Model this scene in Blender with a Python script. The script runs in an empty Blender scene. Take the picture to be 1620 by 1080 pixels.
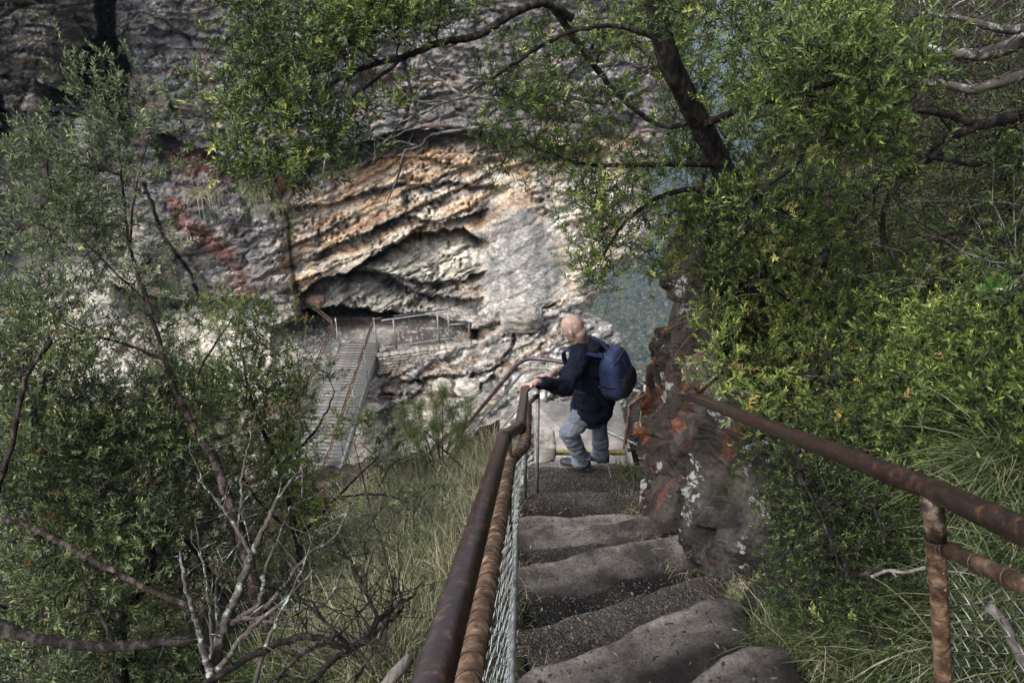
import bpy, bmesh, math, random
import numpy as np
from mathutils import Vector, Matrix
R = math.radians
random.seed(7); rng = np.random.default_rng(7)
SC = bpy.context.scene
COL = SC.collection

# ------------------------------------------------------------------ camera
PITCH = R(32.0); LENS = 24.0
cam = bpy.data.cameras.new('camera'); cam.lens = LENS; cam.sensor_width = 36.0
cam.clip_start = 0.05; cam.clip_end = 20000
co = bpy.data.objects.new('camera', cam); COL.objects.link(co)
co.location = (0, 0, 0); co.rotation_euler = (math.pi/2 - PITCH, 0, 0)
SC.camera = co
# ------------------------------------------------------------------ world, sun, exposure
SUN_EL, SUN_AZ = R(52), R(232)
w = bpy.data.worlds.new('World'); SC.world = w; w.use_nodes = True
nt = w.node_tree; bg = nt.nodes['Background']
sky = nt.nodes.new('ShaderNodeTexSky'); sky.sky_type = 'NISHITA'; sky.sun_disc = False
sky.sun_elevation = SUN_EL; sky.sun_rotation = SUN_AZ
sky.air_density = 1.0; sky.dust_density = 4.0; sky.ozone_density = 1.0
hs = nt.nodes.new('ShaderNodeHueSaturation'); hs.inputs['Saturation'].default_value = 0.55
nt.links.new(sky.outputs[0], hs.inputs['Color']); nt.links.new(hs.outputs[0], bg.inputs[0])
bg.inputs[1].default_value = 0.15
sl = bpy.data.lights.new('sun', 'SUN'); sl.energy = 0.85; sl.angle = R(14); sl.color = (1, .975, .94)
so = bpy.data.objects.new('sun', sl); COL.objects.link(so)
sd = Vector((math.sin(SUN_AZ)*math.cos(SUN_EL), math.cos(SUN_AZ)*math.cos(SUN_EL), math.sin(SUN_EL)))
so.rotation_euler = sd.to_track_quat('Z', 'Y').to_euler()
SC.view_settings.view_transform = 'Standard'; SC.view_settings.look = 'None'
SC.view_settings.exposure = 1.45; SC.view_settings.gamma = 1.0
SC.view_settings.use_curve_mapping = False
SC.cycles.max_bounces = 5; SC.cycles.diffuse_bounces = 3; SC.cycles.volume_bounces = 0
SC.cycles.transparent_max_bounces = 8

# ------------------------------------------------------------------ measuring helpers
F = LENS/36*1620; CP, SP = math.cos(PITCH), math.sin(PITCH)
def ray(px, py):
    u = (np.asarray(px, float)-810)/F; v = (540-np.asarray(py, float))/F
    return u, CP+v*SP, -SP+v*CP
def W(px, py, d):                       # point at view depth d
    x, y, z = ray(px, py); return Vector((float(x*d), float(y*d), float(z*d)))
def Y(px, py, yy):                      # point at forward distance yy
    x, y, z = ray(px, py); t = yy/y; return Vector((float(x*t), float(yy), float(z*t)))

# ------------------------------------------------------------------ numpy noise
def _h(ix, iy, iz, seed):
    n = (ix*374761393 + iy*668265263 + iz*2147483647 + seed*1274126177) & 0xffffffff
    n = ((n ^ (n >> 13))*1274126177) & 0xffffffff
    n = ((n ^ (n >> 15))*2246822519) & 0xffffffff
    return ((n ^ (n >> 16)) & 0xffffff)/8388607.5 - 1.0
def vn(x, y, z=0., seed=0):
    x, y, z = np.broadcast_arrays(np.asarray(x, float), np.asarray(y, float), np.asarray(z, float))
    fx, fy, fz = np.floor(x), np.floor(y), np.floor(z)
    ix, iy, iz = fx.astype(np.int64), fy.astype(np.int64), fz.astype(np.int64)
    s = lambda t: t*t*t*(t*(t*6-15)+10)
    tx, ty, tz = s(x-fx), s(y-fy), s(z-fz)
    def L(a, b, t): return a+(b-a)*t
    r = []
    for dz in (0, 1):
        a = L(_h(ix, iy, iz+dz, seed), _h(ix+1, iy, iz+dz, seed), tx)
        b = L(_h(ix, iy+1, iz+dz, seed), _h(ix+1, iy+1, iz+dz, seed), tx)
        r.append(L(a, b, ty))
    return L(r[0], r[1], tz)
def fbm(x, y, z=0., o=4, seed=0, g=.5):
    t = 0; a = 1; n = 0
    for k in range(o):
        c, s_ = math.cos(k*.7), math.sin(k*.7); f = 2.03**k
        t = t + a*vn((x*c-y*s_)*f+k*17.3, (x*s_+y*c)*f-k*9.1, np.asarray(z)*f, seed+k); n += a; a *= g
    return t/n
def sst(a, b, x): t = np.clip((x-a)/(b-a), 0, 1); return t*t*(3-2*t)

# ------------------------------------------------------------------ mesh helpers
def lin(c): return tuple(((v/255)/12.92 if v/255 <= .04045 else ((v/255+.055)/1.055)**2.4) for v in c)
def link(name, me, mat=None, parent=None, smooth=True):
    if mat is not None and not me.materials: me.materials.append(mat)
    o = bpy.data.objects.new(name, me); COL.objects.link(o)
    if parent is not None: o.parent = parent
    return o
def np_mesh(name, V, faces, smooth=True, rnd=None, col=None):
    """V (n,3); faces: (m,3) or (m,4) int array"""
    me = bpy.data.meshes.new(name); V = np.ascontiguousarray(V, dtype=np.float32); faces = np.ascontiguousarray(faces, dtype=np.int32)
    k = faces.shape[1]; m = len(faces)
    me.vertices.add(len(V)); me.vertices.foreach_set('co', V.ravel())
    me.loops.add(m*k); me.loops.foreach_set('vertex_index', faces.ravel())
    me.polygons.add(m); me.polygons.foreach_set('loop_start', np.arange(m, dtype=np.int32)*k)
    me.polygons.foreach_set('loop_total', np.full(m, k, dtype=np.int32))
    me.update(calc_edges=True)
    if smooth: me.polygons.foreach_set('use_smooth', np.ones(m, dtype=bool))
    if rnd is not None:
        a = me.attributes.new('rnd', 'FLOAT', 'POINT'); a.data.foreach_set('value', np.ascontiguousarray(rnd, dtype=np.float32))
    if col is not None:
        a = me.attributes.new('tone', 'FLOAT_COLOR', 'POINT')
        a.data.foreach_set('color', np.ascontiguousarray(np.c_[col, np.ones(len(col))], dtype=np.float32).ravel())
    me.update(); return me
def grid_faces(nr, nc):
    i = np.arange(nr-1)[:, None]*nc + np.arange(nc-1)[None, :]
    i = i.ravel(); return np.c_[i, i+1, i+1+nc, i+nc]
class Buf:
    """collects geometry for one mesh"""
    def __init__(s): s.v = []; s.f = []; s.n = 0; s.r = []
    def add(s, V, Fc, r=None):
        V = np.asarray(V, float); Fc = np.asarray(Fc, int)
        if Fc.shape[1] == 3: Fc = np.c_[Fc, Fc[:, 2]]; tri = True
        s.v.append(V); s.f.append(Fc+s.n); s.n += len(V)
        s.r.append(np.full(len(V), random.random() if r is None else r))
    def mesh(s, name, smooth=True):
        V = np.concatenate(s.v); Fq = np.concatenate(s.f); r = np.concatenate(s.r)
        tri = Fq[:, 2] == Fq[:, 3]
        if tri.all(): return np_mesh(name, V, Fq[:, :3], smooth, rnd=r)
        if not tri.any(): return np_mesh(name, V, Fq, smooth, rnd=r)
        T = np.concatenate([Fq[tri][:, :3], Fq[~tri][:, [0, 1, 2]], Fq[~tri][:, [0, 2, 3]]])
        return np_mesh(name, V, T, smooth, rnd=r)
def frames(P):
    P = np.asarray(P, float); n = len(P); T = np.zeros_like(P)
    T[1:-1] = P[2:]-P[:-2]; T[0] = P[1]-P[0]; T[-1] = P[-1]-P[-2]
    T /= np.linalg.norm(T, axis=1)[:, None]+1e-12
    N = np.zeros_like(P); a = np.array([0, 0, 1.]) if abs(T[0, 2]) < .9 else np.array([1., 0, 0])
    N[0] = np.cross(T[0], a); N[0] /= np.linalg.norm(N[0])
    for i in range(1, n):
        q = N[i-1]-T[i]*np.dot(N[i-1], T[i]); l = np.linalg.norm(q)
        N[i] = q/l if l > 1e-9 else N[i-1]
    return P, T, N, np.cross(T, N)
def tube(b, P, r, n=8, caps=True, rr=None, rough=0.):
    P, T, N, B = frames([tuple(p) for p in P]); m = len(P)
    r = np.broadcast_to(np.asarray(r, float), (m,))
    a = np.arange(n)/n*2*math.pi
    rad = r[:, None]*(1+rough*rng.normal(size=(m, n)))
    V = P[:, None]+rad[:, :, None]*(np.cos(a)[None, :, None]*N[:, None]+np.sin(a)[None, :, None]*B[:, None])
    V = V.reshape(-1, 3); i = np.arange(m-1)[:, None]*n; j = np.arange(n)[None]
    f = np.stack([i+j, i+(j+1) % n, i+n+(j+1) % n, i+n+j], -1).reshape(-1, 4)
    if caps and n > 2:
        c0 = len(V); V = np.r_[V, P[[0]], P[[-1]]]; jj = np.arange(n)
        f = np.r_[f, np.c_[(jj+1) % n, jj, np.full(n, c0), np.full(n, c0)], np.c_[(m-1)*n+jj, (m-1)*n+(jj+1) % n, np.full(n, c0+1), np.full(n, c0+1)]]
    b.v.append(V); b.f.append(f+b.n); b.n += len(V); b.r.append(np.full(len(V), random.random() if rr is None else rr))
def spline(P, k=6):
    P = [Vector(p) for p in P]; out = []; Q = [P[0]*2-P[1]]+P+[P[-1]*2-P[-2]]
    for i in range(len(P)-1):
        a, b, c, d = Q[i:i+4]
        for s in range(k):
            t = s/k; out.append(.5*((2*b)+(c-a)*t+(2*a-5*b+4*c-d)*t*t+(3*b-a-3*c+d)*t**3))
    return out+[P[-1]]
def fillet(P, r=.1, k=6):
    P = [Vector(p) for p in P]; out = [P[0]]
    for i in range(1, len(P)-1):
        a = (P[i-1]-P[i]); c = (P[i+1]-P[i]); q = min(r, a.length*.45, c.length*.45)
        a = P[i]+a.normalized()*q; c = P[i]+c.normalized()*q
        out += [(a*(1-t)**2+P[i]*2*t*(1-t)+c*t*t) for t in [s/k for s in range(k+1)]]
    return out+[P[-1]]
def pipe(name, P, r, mat, parent=None, n=14, fil=None, **k):
    b = Buf(); tube(b, fillet(P, fil) if fil else P, r, n, **k); return link(name, b.mesh(name), mat, parent)
def box(b, c, s, rot=None, jit=0., rr=None, bev=0.):
    s = np.asarray(s, float)/2
    if bev > 0:
        V = []
        for sx in (-1, 1):
            for sy in (-1, 1):
                for sz in (-1, 1):
                    for ax in range(3):
                        q = np.array([sx, sy, sz])*s; q[ax] -= np.sign(q[ax])*bev*s.min(); V.append(q)
        bm = bmesh.new(); [bm.verts.new(tuple(v+rng.normal(size=3)*jit)) for v in V]
        bmesh.ops.convex_hull(bm, input=bm.verts); bm.verts.ensure_lookup_table(); bm.verts.index_update()
        V = np.array([v.co[:] for v in bm.verts]); bmesh.ops.triangulate(bm, faces=bm.faces)
        Fc = np.array([[v.index for v in f.verts] for f in bm.faces]); bm.free()
    else:
        V = np.array([[x, y, z] for x in (-1, 1) for y in (-1, 1) for z in (-1, 1)])*s+rng.normal(size=(8, 3))*jit
        Fc = np.array([[0, 1, 3, 2], [4, 6, 7, 5], [0, 4, 5, 1], [2, 3, 7, 6], [0, 2, 6, 4], [1, 5, 7, 3]])
    if rot is not None: V = V @ np.array(rot.to_3x3()).T
    b.add(V+np.asarray(c, float), Fc, rr)
def tag(o, label=None, cat=None, group=None, kind=None, category=None):
    cat = cat or category
    for k, v in (('label', label), ('category', cat), ('group', group), ('kind', kind)):
        if v: o[k] = v
    return o
def empty(name, loc, **k):
    o = bpy.data.objects.new(name, None); COL.objects.link(o); o.location = loc; o.empty_display_size = .1
    return tag(o, **k)
def adopt(o, parent):                   # parent keeping world placement (parents are only translated)
    o.parent = parent; o.location = o.location-parent.location; return o
def blob(c, r, seed, sub=3, sq=(1, 1, 1), amp=.25, fr=1.6, flat=0.):
    bm = bmesh.new(); bmesh.ops.create_icosphere(bm, subdivisions=sub, radius=1)
    V = np.array([v.co[:] for v in bm.verts]); Fc = np.array([[v.index for v in f.verts] for f in bm.faces]); bm.free()
    n = fbm(V[:, 0]*fr+seed*3.1, V[:, 1]*fr, V[:, 2]*fr, 4, seed)
    p = np.sign(V)*np.abs(V)**(1-flat)
    V = p*(1+amp*n)[:, None]*np.asarray(sq)*r
    return V+np.asarray(c, float), Fc

# ------------------------------------------------------------------ materials
def new_mat(name):
    m = bpy.data.materials.new(name); m.use_nodes = True; t = m.node_tree
    return m, t, t.nodes['Principled BSDF'], t.nodes.new
def ramp(t, fac, stops):
    r = t.nodes.new('ShaderNodeValToRGB'); e = r.color_ramp.elements
    while len(e) < len(stops): e.new(.5)
    for i, (p, c) in enumerate(stops): e[i].position = p; e[i].color = (*c, 1)
    t.links.new(fac, r.inputs[0]); return r.outputs[0]
def noise(t, vec, scale, detail=6, rough=.6, dist=0.):
    n = t.nodes.new('ShaderNodeTexNoise'); n.inputs['Scale'].default_value = scale; n.inputs['Detail'].default_value = detail
    n.inputs['Roughness'].default_value = rough; n.inputs['Distortion'].default_value = dist
    if vec: t.links.new(vec, n.inputs['Vector'])
    return n.outputs['Fac']
def mix(t, a, b, fac, mode='MIX'):
    m = t.nodes.new('ShaderNodeMix'); m.data_type = 'RGBA'; m.blend_type = mode
    for s, v in ((m.inputs[0], fac), (m.inputs[6], a), (m.inputs[7], b)):
        if isinstance(v, (int, float)): s.default_value = v
        elif isinstance(v, tuple): s.default_value = (*v, 1)
        else: t.links.new(v, s)
    return m.outputs[2]
def coords(t, stretch=(1, 1, 1), rot=(0, 0, 0)):
    c = t.nodes.new('ShaderNodeTexCoord'); mp = t.nodes.new('ShaderNodeMapping')
    mp.inputs['Scale'].default_value = stretch; mp.inputs['Rotation'].default_value = rot
    t.links.new(c.outputs['Object'], mp.inputs[0]); return mp.outputs[0]
def bump(t, p, hs, dist=.02, strength=1.):
    last = None
    for h, s, d in hs:
        b = t.nodes.new('ShaderNodeBump'); b.inputs['Strength'].default_value = s; b.inputs['Distance'].default_value = d
        t.links.new(h, b.inputs['Height'])
        if last: t.links.new(last, b.inputs['Normal'])
        last = b.outputs[0]
    t.links.new(last, p.inputs['Normal'])
def mth(t, op, a, b=None, clamp=False):
    m = t.nodes.new('ShaderNodeMath'); m.operation = op; m.use_clamp = clamp
    for i, v in enumerate((a, b)):
        if v is None: continue
        if isinstance(v, (int, float)): m.inputs[i].default_value = v
        else: t.links.new(v, m.inputs[i])
    return m.outputs[0]
def voro(t, vec, scale, feat='F1', out='Distance'):
    n = t.nodes.new('ShaderNodeTexVoronoi'); n.inputs['Scale'].default_value = scale; n.feature = feat
    t.links.new(vec, n.inputs['Vector']); return n.outputs[out]
def simple(name, stops, scale, rough=.8, bs=(), metal=0., spec=.4, stretch=(1, 1, 1), dist=0., rnd=0.):
    m, t, p, N = new_mat(name); v = coords(t, stretch)
    c = ramp(t, noise(t, v, scale, 8, .65, dist), [(.5+(q-.5)*.62, k) for q, k in stops])
    if rnd:
        a = N('ShaderNodeAttribute'); a.attribute_name = 'rnd'
        oi = N('ShaderNodeObjectInfo')
        f = mth(t, 'FRACT', mth(t, 'ADD', a.outputs['Fac'], oi.outputs['Random']))
        g = mth(t, 'ADD', mth(t, 'MULTIPLY', f, 2*rnd), 1-rnd)
        h = N('ShaderNodeHueSaturation'); t.links.new(c, h.inputs['Color']); t.links.new(g, h.inputs['Value']); c = h.outputs[0]
    t.links.new(c, p.inputs['Base Color']); p.inputs['Roughness'].default_value = rough
    p.inputs['Metallic'].default_value = metal; p.inputs['Specular IOR Level'].default_value = spec
    if bs: bump(t, p, [(noise(t, v, s, 8, .65), k, d) for s, k, d in bs])
    return m
def leaf_mat(name, stops, rough=.5, trans=.25, spec=.4):
    m, t, p, N = new_mat(name)
    a = N('ShaderNodeAttribute'); a.attribute_name = 'rnd'; oi = N('ShaderNodeObjectInfo')
    f = mth(t, 'FRACT', mth(t, 'ADD', a.outputs['Fac'], oi.outputs['Random']))
    v = coords(t); f2 = mth(t, 'ADD', mth(t, 'MULTIPLY', f, .75), mth(t, 'MULTIPLY', noise(t, v, 1.5, 3), .35), True)
    c = ramp(t, f2, stops); t.links.new(c, p.inputs['Base Color'])
    p.inputs['Roughness'].default_value = rough; p.inputs['Specular IOR Level'].default_value = spec
    if trans:
        tr = N('ShaderNodeBsdfTranslucent'); t.links.new(c, tr.inputs['Color'])
        ms = N('ShaderNodeMixShader'); ms.inputs[0].default_value = trans
        t.links.new(p.outputs[0], ms.inputs[1]); t.links.new(tr.outputs[0], ms.inputs[2])
        t.links.new(ms.outputs[0], t.nodes['Material Output'].inputs['Surface'])
    return m
def g3(v): return (v, v, v)
# ================================================================== THE FAR CLIFF
def poly_sd(px, py, pts):
    """signed distance (px) to polygon, positive inside"""
    pts = np.asarray(pts, float); d = np.full(px.shape, 1e9); ins = np.zeros(px.shape, bool)
    for i in range(len(pts)):
        ax, ay = pts[i]; bx, by = pts[(i+1) % len(pts)]
        ex, ey = bx-ax, by-ay; q = np.clip(((px-ax)*ex+(py-ay)*ey)/(ex*ex+ey*ey), 0, 1)
        d = np.minimum(d, np.hypot(px-ax-q*ex, py-ay-q*ey))
        c = (ay > py) != (by > py)
        with np.errstate(divide='ignore', invalid='ignore'):
            ins ^= c & (px < (bx-ax)*(py-ay)/(by-ay)+ax)
    return np.where(ins, d, -d)
def line_d(px, py, pts):
    d = np.full(px.shape, 1e9)
    for (ax, ay), (bx, by) in zip(pts[:-1], pts[1:]):
        ex, ey = bx-ax, by-ay; q = np.clip(((px-ax)*ex+(py-ay)*ey)/(ex*ex+ey*ey), 0, 1)
        d = np.minimum(d, np.hypot(px-ax-q*ex, py-ay-q*ey))
    return d
def interp(x, pts):
    pts = np.asarray(pts, float); return np.interp(x, pts[:, 0], pts[:, 1])

NV, NU = 530, 720
rows = np.r_[np.linspace(-170, 800, NV-60), np.linspace(803, 1200, 60)]; uu = np.linspace(0, 1, NU)
edge = [(-170, 1130), (0, 1100), (200, 1068), (250, 1050), (280, 1027), (330, 1036), (384, 1034), (403, 1020), (454, 968), (490, 938), (500, 938), (512, 962), (528, 984), (545, 976), (560, 972), (600, 1000), (700, 1030), (1200, 1060)]
E = interp(rows, edge)+vn(rows/9, 0, 0, 5)*5+vn(rows/30, 3, 0, 6)*6
NB = 24                                                     # last columns wrap round the corner
uf = np.clip(uu*NU/(NU-NB), 0, 1)
PX = -260+(E[:, None]+260)*uf[None, :]; PY = np.repeat(rows[:, None], NU, 1)
ctl = np.array([(-250,-160,15),(-250,200,16),(-250,450,16),(-250,700,13),(0,-160,17.5),(0,100,18),(0,300,18.5),(0,430,19),(0,560,16),(0,700,14),(0,900,11),
 (250,-160,18),(250,100,18.5),(250,300,18),(250,440,18),(250,480,19),(200,560,16.3),(250,700,14),(250,900,11.5),
 (450,-160,19),(450,100,19),(450,300,18.4),(450,440,18.2),(440,560,16.8),(450,650,15),(450,900,12),
 (600,470,18.6),(600,535,17.9),(540,560,17.0),(540,700,15),(650,-160,20),(650,100,20),(650,300,19),(650,430,18.6),(700,500,18.0),(690,538,17.9),(670,580,17.05),(650,640,16),(640,700,15),(640,900,12.5),
 (850,-160,20.5),(850,100,20.5),(850,300,19.5),(850,430,18),(830,500,16.8),(800,560,15.8),(780,640,14.5),(780,750,13),(780,900,12),
 (1030,-160,21),(1030,100,21),(1030,300,20.5),(980,420,19),(930,490,17.5),(960,525,16),(930,600,14),(950,680,12.5),(980,900,11),(-250,1200,8),(200,1200,8),(600,1200,8.5),(1000,1200,9)], float)
def tps(ctl, x, y):
    c = ctl[:, :2]/100; n = len(c)
    d = np.hypot(c[:, None, 0]-c[None, :, 0], c[:, None, 1]-c[None, :, 1])
    K = np.where(d > 0, d*d*np.log(d+1e-12), 0)+np.eye(n)*.05
    P_ = np.c_[np.ones(n), c]; A = np.block([[K, P_], [P_.T, np.zeros((3, 3))]])
    s = np.linalg.solve(A, np.r_[ctl[:, 2], 0, 0, 0]); out = s[n]+s[n+1]*x/100+s[n+2]*y/100
    for i in range(n):
        q = np.hypot(x/100-c[i, 0], y/100-c[i, 1]); out = out+s[i]*q*q*np.log(q+1e-9)
    return out
gx = np.linspace(-270, 1150, 120); gy = np.linspace(-180, 1210, 100)
GX, GY = np.meshgrid(gx, gy); GZ = tps(ctl, GX, GY)
def bil(px, py):
    fx = np.clip((px-gx[0])/(gx[1]-gx[0]), 0, 118.999); fy = np.clip((py-gy[0])/(gy[1]-gy[0]), 0, 98.999)
    i, j = fx.astype(int), fy.astype(int); a, b = fx-i, fy-j
    return (GZ[j, i]*(1-a)+GZ[j, i+1]*a)*(1-b)+(GZ[j+1, i]*(1-a)+GZ[j+1, i+1]*a)*b
Yc = bil(PX, PY)
# warped coordinates so no edge is ruler straight
wx = PX+fbm(PX/70, PY/50, 0, 4, 11)*11; wy = PY+fbm(PX/90, PY/55, 0, 5, 12)*9+vn(PX/9, PY/9, 0, 13)*1.5
jag = fbm(PX/14, PY/14, 0, 3, 14)
def strata(th, spacing, seed, amp, warp=10):
    c, s_ = math.cos(th), math.sin(th)
    b = -wx*s_+wy*c+fbm((wx*c+wy*s_)/70, PY/60, 0, 4, seed)*warp+jag*2; al = wx*c+wy*s_
    t = b/spacing; k = np.floor(t); f = t-k
    h = (_h(k.astype(np.int64), 0*k.astype(np.int64), 0*k.astype(np.int64), seed)+1)/2
    m = np.clip(.45+.9*vn(al/85, k*7.7, 0, seed+3), 0, 1.3)
    return amp*h*m*(.5-f**.8), h*m
def lip(pts, a, d, up=0., rag=4):
    pts = sorted(pts); x0, x1 = pts[0][0], pts[-1][0]
    yy = interp(wx, pts); dd = (wy+jag*rag)-yy
    inside = sst(x0-8, x0+12, PX)*(1-sst(x1-12, x1+8, PX))
    return inside*(a*np.where(dd > 0, np.exp(-np.clip(dd, 0, 999)/d), 0)-up*np.where(dd <= 0, np.exp(np.clip(dd, -999, 0)/(d*1.5)), 0))
# regional weights
cross = sst(-40, 25, poly_sd(wx, wy, [(470, 270), (620, 225), (800, 225), (1060, 230), (1060, 480), (760, 500), (480, 480), (430, 440)]))
lowr = sst(-20, 20, poly_sd(wx, wy, [(590, 560), (760, 500), (1080, 440), (1100, 930), (560, 930)]))
flat = np.clip(1-cross-lowr, 0, 1)
D = np.zeros_like(PX); tint = np.zeros_like(PX)
for th, sp, sd_, am, wt in ((R(6), 46, 21, .5, flat), (R(4), 13, 22, .12, flat), (R(-24), 30, 23, .8, cross), (R(-27), 11, 24, .34, cross), (R(-20), 5, 28, .1, cross),
                        (R(-32), 30, 25, .7, lowr), (R(-30), 11, 26, .3, lowr)):
    a_, h_ = strata(th, sp, sd_, am, 9); D += a_*wt*.8; tint += h_*wt*(.5 if sp > 20 else .25)
smooth_r = sst(-10, 15, poly_sd(wx, wy, [(775, 270), (835, 270), (850, 330), (930, 400), (900, 470), (800, 500), (755, 500), (745, 400)]))
D *= 1-.8*smooth_r
# big named ledges and hollows
D += lip([(250, 205), (300, 228), (400, 262), (470, 235), (540, 232), (640, 208), (740, 200), (850, 222), (960, 230)], 1.1, 34, .35)
D += lip([(470, 268), (560, 262), (640, 250), (760, 262)], .4, 18)
D += lip([(430, 330), (520, 322), (600, 300), (720, 285), (800, 300)], .45, 14, .1)
D += lip([(500, 400), (560, 372), (640, 345), (700, 352), (770, 330)], .6, 14, .15)
D += lip([(545, 436), (600, 395), (650, 372), (735, 362), (768, 386)], 1.5, 20, .3)
D += lip([(575, 425), (640, 440), (700, 446), (765, 428)], .7, 12, .1)
D += lip([(470, 470), (500, 448), (560, 428), (610, 432), (660, 462), (720, 470), (760, 468)], 1.0, 20, .35)
D += lip([(478, 484), (540, 480), (600, 487), (660, 490), (690, 500), (720, 512), (762, 520)], 2.6, 22, .1)
D += lip([(180, 455), (240, 470), (300, 476), (380, 470), (450, 476)], .9, 16, .3)
D += lip([(240, 40), (330, 60), (420, 48)], .35, 20, .1)
D += lip([(60, 130), (110, 150), (150, 150)], .9, 12, .3); D += lip([(0, 178), (80, 176), (130, 185)], .5, 12, .15)
D += lip([(600, 592), (650, 600), (760, 588), (800, 572)], .5, 12, .15); D += lip([(600, 620), (680, 628), (740, 622)], .35, 10, .1)
D += lip([(760, 515), (830, 500), (880, 480)], .4, 12, .1)
rec = sst(-4, 10, poly_sd(wx, wy, [(158, -170), (196, -170), (182, 20), (180, 50), (202, 108), (206, 200), (196, 235), (178, 190), (150, 165), (118, 118), (128, 80), (150, 60)]))
D += rec*4.5
D += sst(-3, 8, poly_sd(wx, wy, [(-30, 140), (8, 150), (22, 215), (-30, 230)]))*3
D += sst(-3, 6, poly_sd(wx, wy, [(230, 470), (292, 474), (286, 497), (262, 486)]))*1.1
# the block at the left stands forward, upper wall leans out
D -= sst(-20, 40, poly_sd(wx, wy, [(-100, -170), (150, -170), (110, 60), (80, 190), (-100, 190)]))*.9
D -= sst(-4, 16, poly_sd(wx, wy, [(436, 462), (482, 468), (486, 550), (442, 560), (430, 510)]))*1.1
D -= sst(-5, 30, poly_sd(wx, wy, [(190, 280), (455, 330), (470, 470), (200, 470)]))*.5
for pts in ([(452, 330), (458, 390), (466, 440), (470, 470)], [(225, 290), (250, 340), (275, 385), (300, 430), (316, 470)], [(640, 95), (650, 150), (635, 200)], [(820, 490), (812, 540), (800, 560)]):
    D += np.exp(-(line_d(wx, wy, pts)/2.2)**2)*.35
# the deck of the walkway under the overhang stays clear
lv = sst(-8, 6, poly_sd(PX, PY, [(440, 560), (520, 505), (600, 503), (700, 503), (745, 516), (745, 548), (600, 562), (595, 760), (430, 760)]))
def worley(u, v, seed):
    iu, iv = np.floor(u).astype(np.int64), np.floor(v).astype(np.int64); z0 = 0*iu
    f1 = np.full(u.shape, 9.); f2 = f1.copy(); hh = np.zeros(u.shape); du = hh.copy(); dv = hh.copy()
    for a_ in (-1, 0, 1):
        for b_ in (-1, 0, 1):
            qx = iu+a_+.5+.45*_h(iu+a_, iv+b_, z0, seed); qy = iv+b_+.5+.45*_h(iu+a_, iv+b_, z0, seed+1)
            d = np.hypot(u-qx, v-qy); n_ = d < f1; f2 = np.where(n_, f1, np.minimum(f2, d)); f1 = np.where(n_, d, f1)
            hh = np.where(n_, _h(iu+a_, iv+b_, z0, seed+2), hh); du = np.where(n_, u-qx, du); dv = np.where(n_, v-qy, dv)
    return hh, f2-f1, du, dv
def blocks(th, sx, sy, seed, amp, crack, tilt=.5):
    c, s_ = math.cos(th), math.sin(th); w2 = fbm(PX/sx*.7, PY/sy*.7, 0, 3, seed+5)*.35
    hh, e, du, dv = worley((wx*c+wy*s_)/sx+w2, (-wx*s_+wy*c)/sy+w2, seed)
    return amp*(hh*.5+tilt*(du*np.sin(hh*40)-np.abs(dv)*.6+dv*.5))+crack*np.exp(-e/.05), hh
fb = 0*PX; ct = 0*PX
for th, sx, sy, sd_, am, cr, wt in ((R(3), 130, 85, 101, .5, .2, flat), (R(5), 60, 26, 105, .2, .10, flat*.7), (R(-26), 60, 16, 109, .34, .12, cross*(1-.8*smooth_r)), (R(-30), 55, 24, 113, .5, .2, lowr), (R(-30), 22, 10, 117, .24, .09, lowr),
        (R(0), 19, 9, 121, .08, .05, 1-.6*smooth_r), (R(-8), 8.5, 4.5, 125, .04, .025, 1-.5*smooth_r)):
    q_, h_ = blocks(th, sx, sy, sd_, am, cr, .5); fb += q_*wt*sst(-.5, .25, vn(PX/70, PY/60, sd_*.7, 130)); ct += h_*wt*.5
fine = .3*fbm(wx/42+1.5*fbm(PX/90,PY/90,0,3,37), wy/30+1.5*fbm(PX/80,PY/80,5,3,38), 0, 6, 31, .55)*.34*(.5+.8*np.clip(vn(PX/120, PY/90, 0, 39)+.3, 0, 1))+fbm(PX/6, PY/4, 0, 3, 32)*.05+(1-np.abs(fbm(wx/60, wy/34, 0, 3, 33)*1.6))**4*.2
hc = np.clip(vn(PX/4.5, PY/4.5, 0, 35)-.25, 0, 1)*cross*(1-smooth_r)*sst(0, .5, vn(PX/60, PY/40, 0, 36))*.4   # honeycomb weathering
Dd = (D+fine*(1-.7*smooth_r)+hc+fb*(1-.75*smooth_r))
Dn = D+fine
Yt = Yc+Dd*(1-.85*lv)
# the floor under the overhang: one level sheet at z = -11.05 where the wall would pass below it
ux, ry_, rz_ = ray(PX, PY)
fl = sst(-3, 5, poly_sd(PX, PY, [(430, 520), (480, 496), (560, 500), (640, 500), (746, 512), (744, 545), (600, 560), (596, 556), (540, 575), (430, 585)]))
Yfl = (-11.06+fbm(PX/30, PY/10, 0, 4, 41)*.10)/(rz_/ry_)
Yt = np.where(fl > 0, Yt*(1-fl)+np.minimum(Yfl, 20.5)*fl, Yt)
# wrap the last columns away from the viewer
back = np.clip((np.arange(NU)-(NU-NB))/NB, 0, 1); bend = np.clip((np.arange(NU)-(NU-NB-26))/26, 0, 1)
Yt = Yt+(bend**2*1.0)[None, :]
t_ = Yt/ry_
V = np.stack([ux*t_, Yt, rz_*t_], -1)
V *= (1+back**1.3*.9)[None, :, None]; V[:, :, 0] -= (back**1.2*4.5)[None, :]
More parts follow.
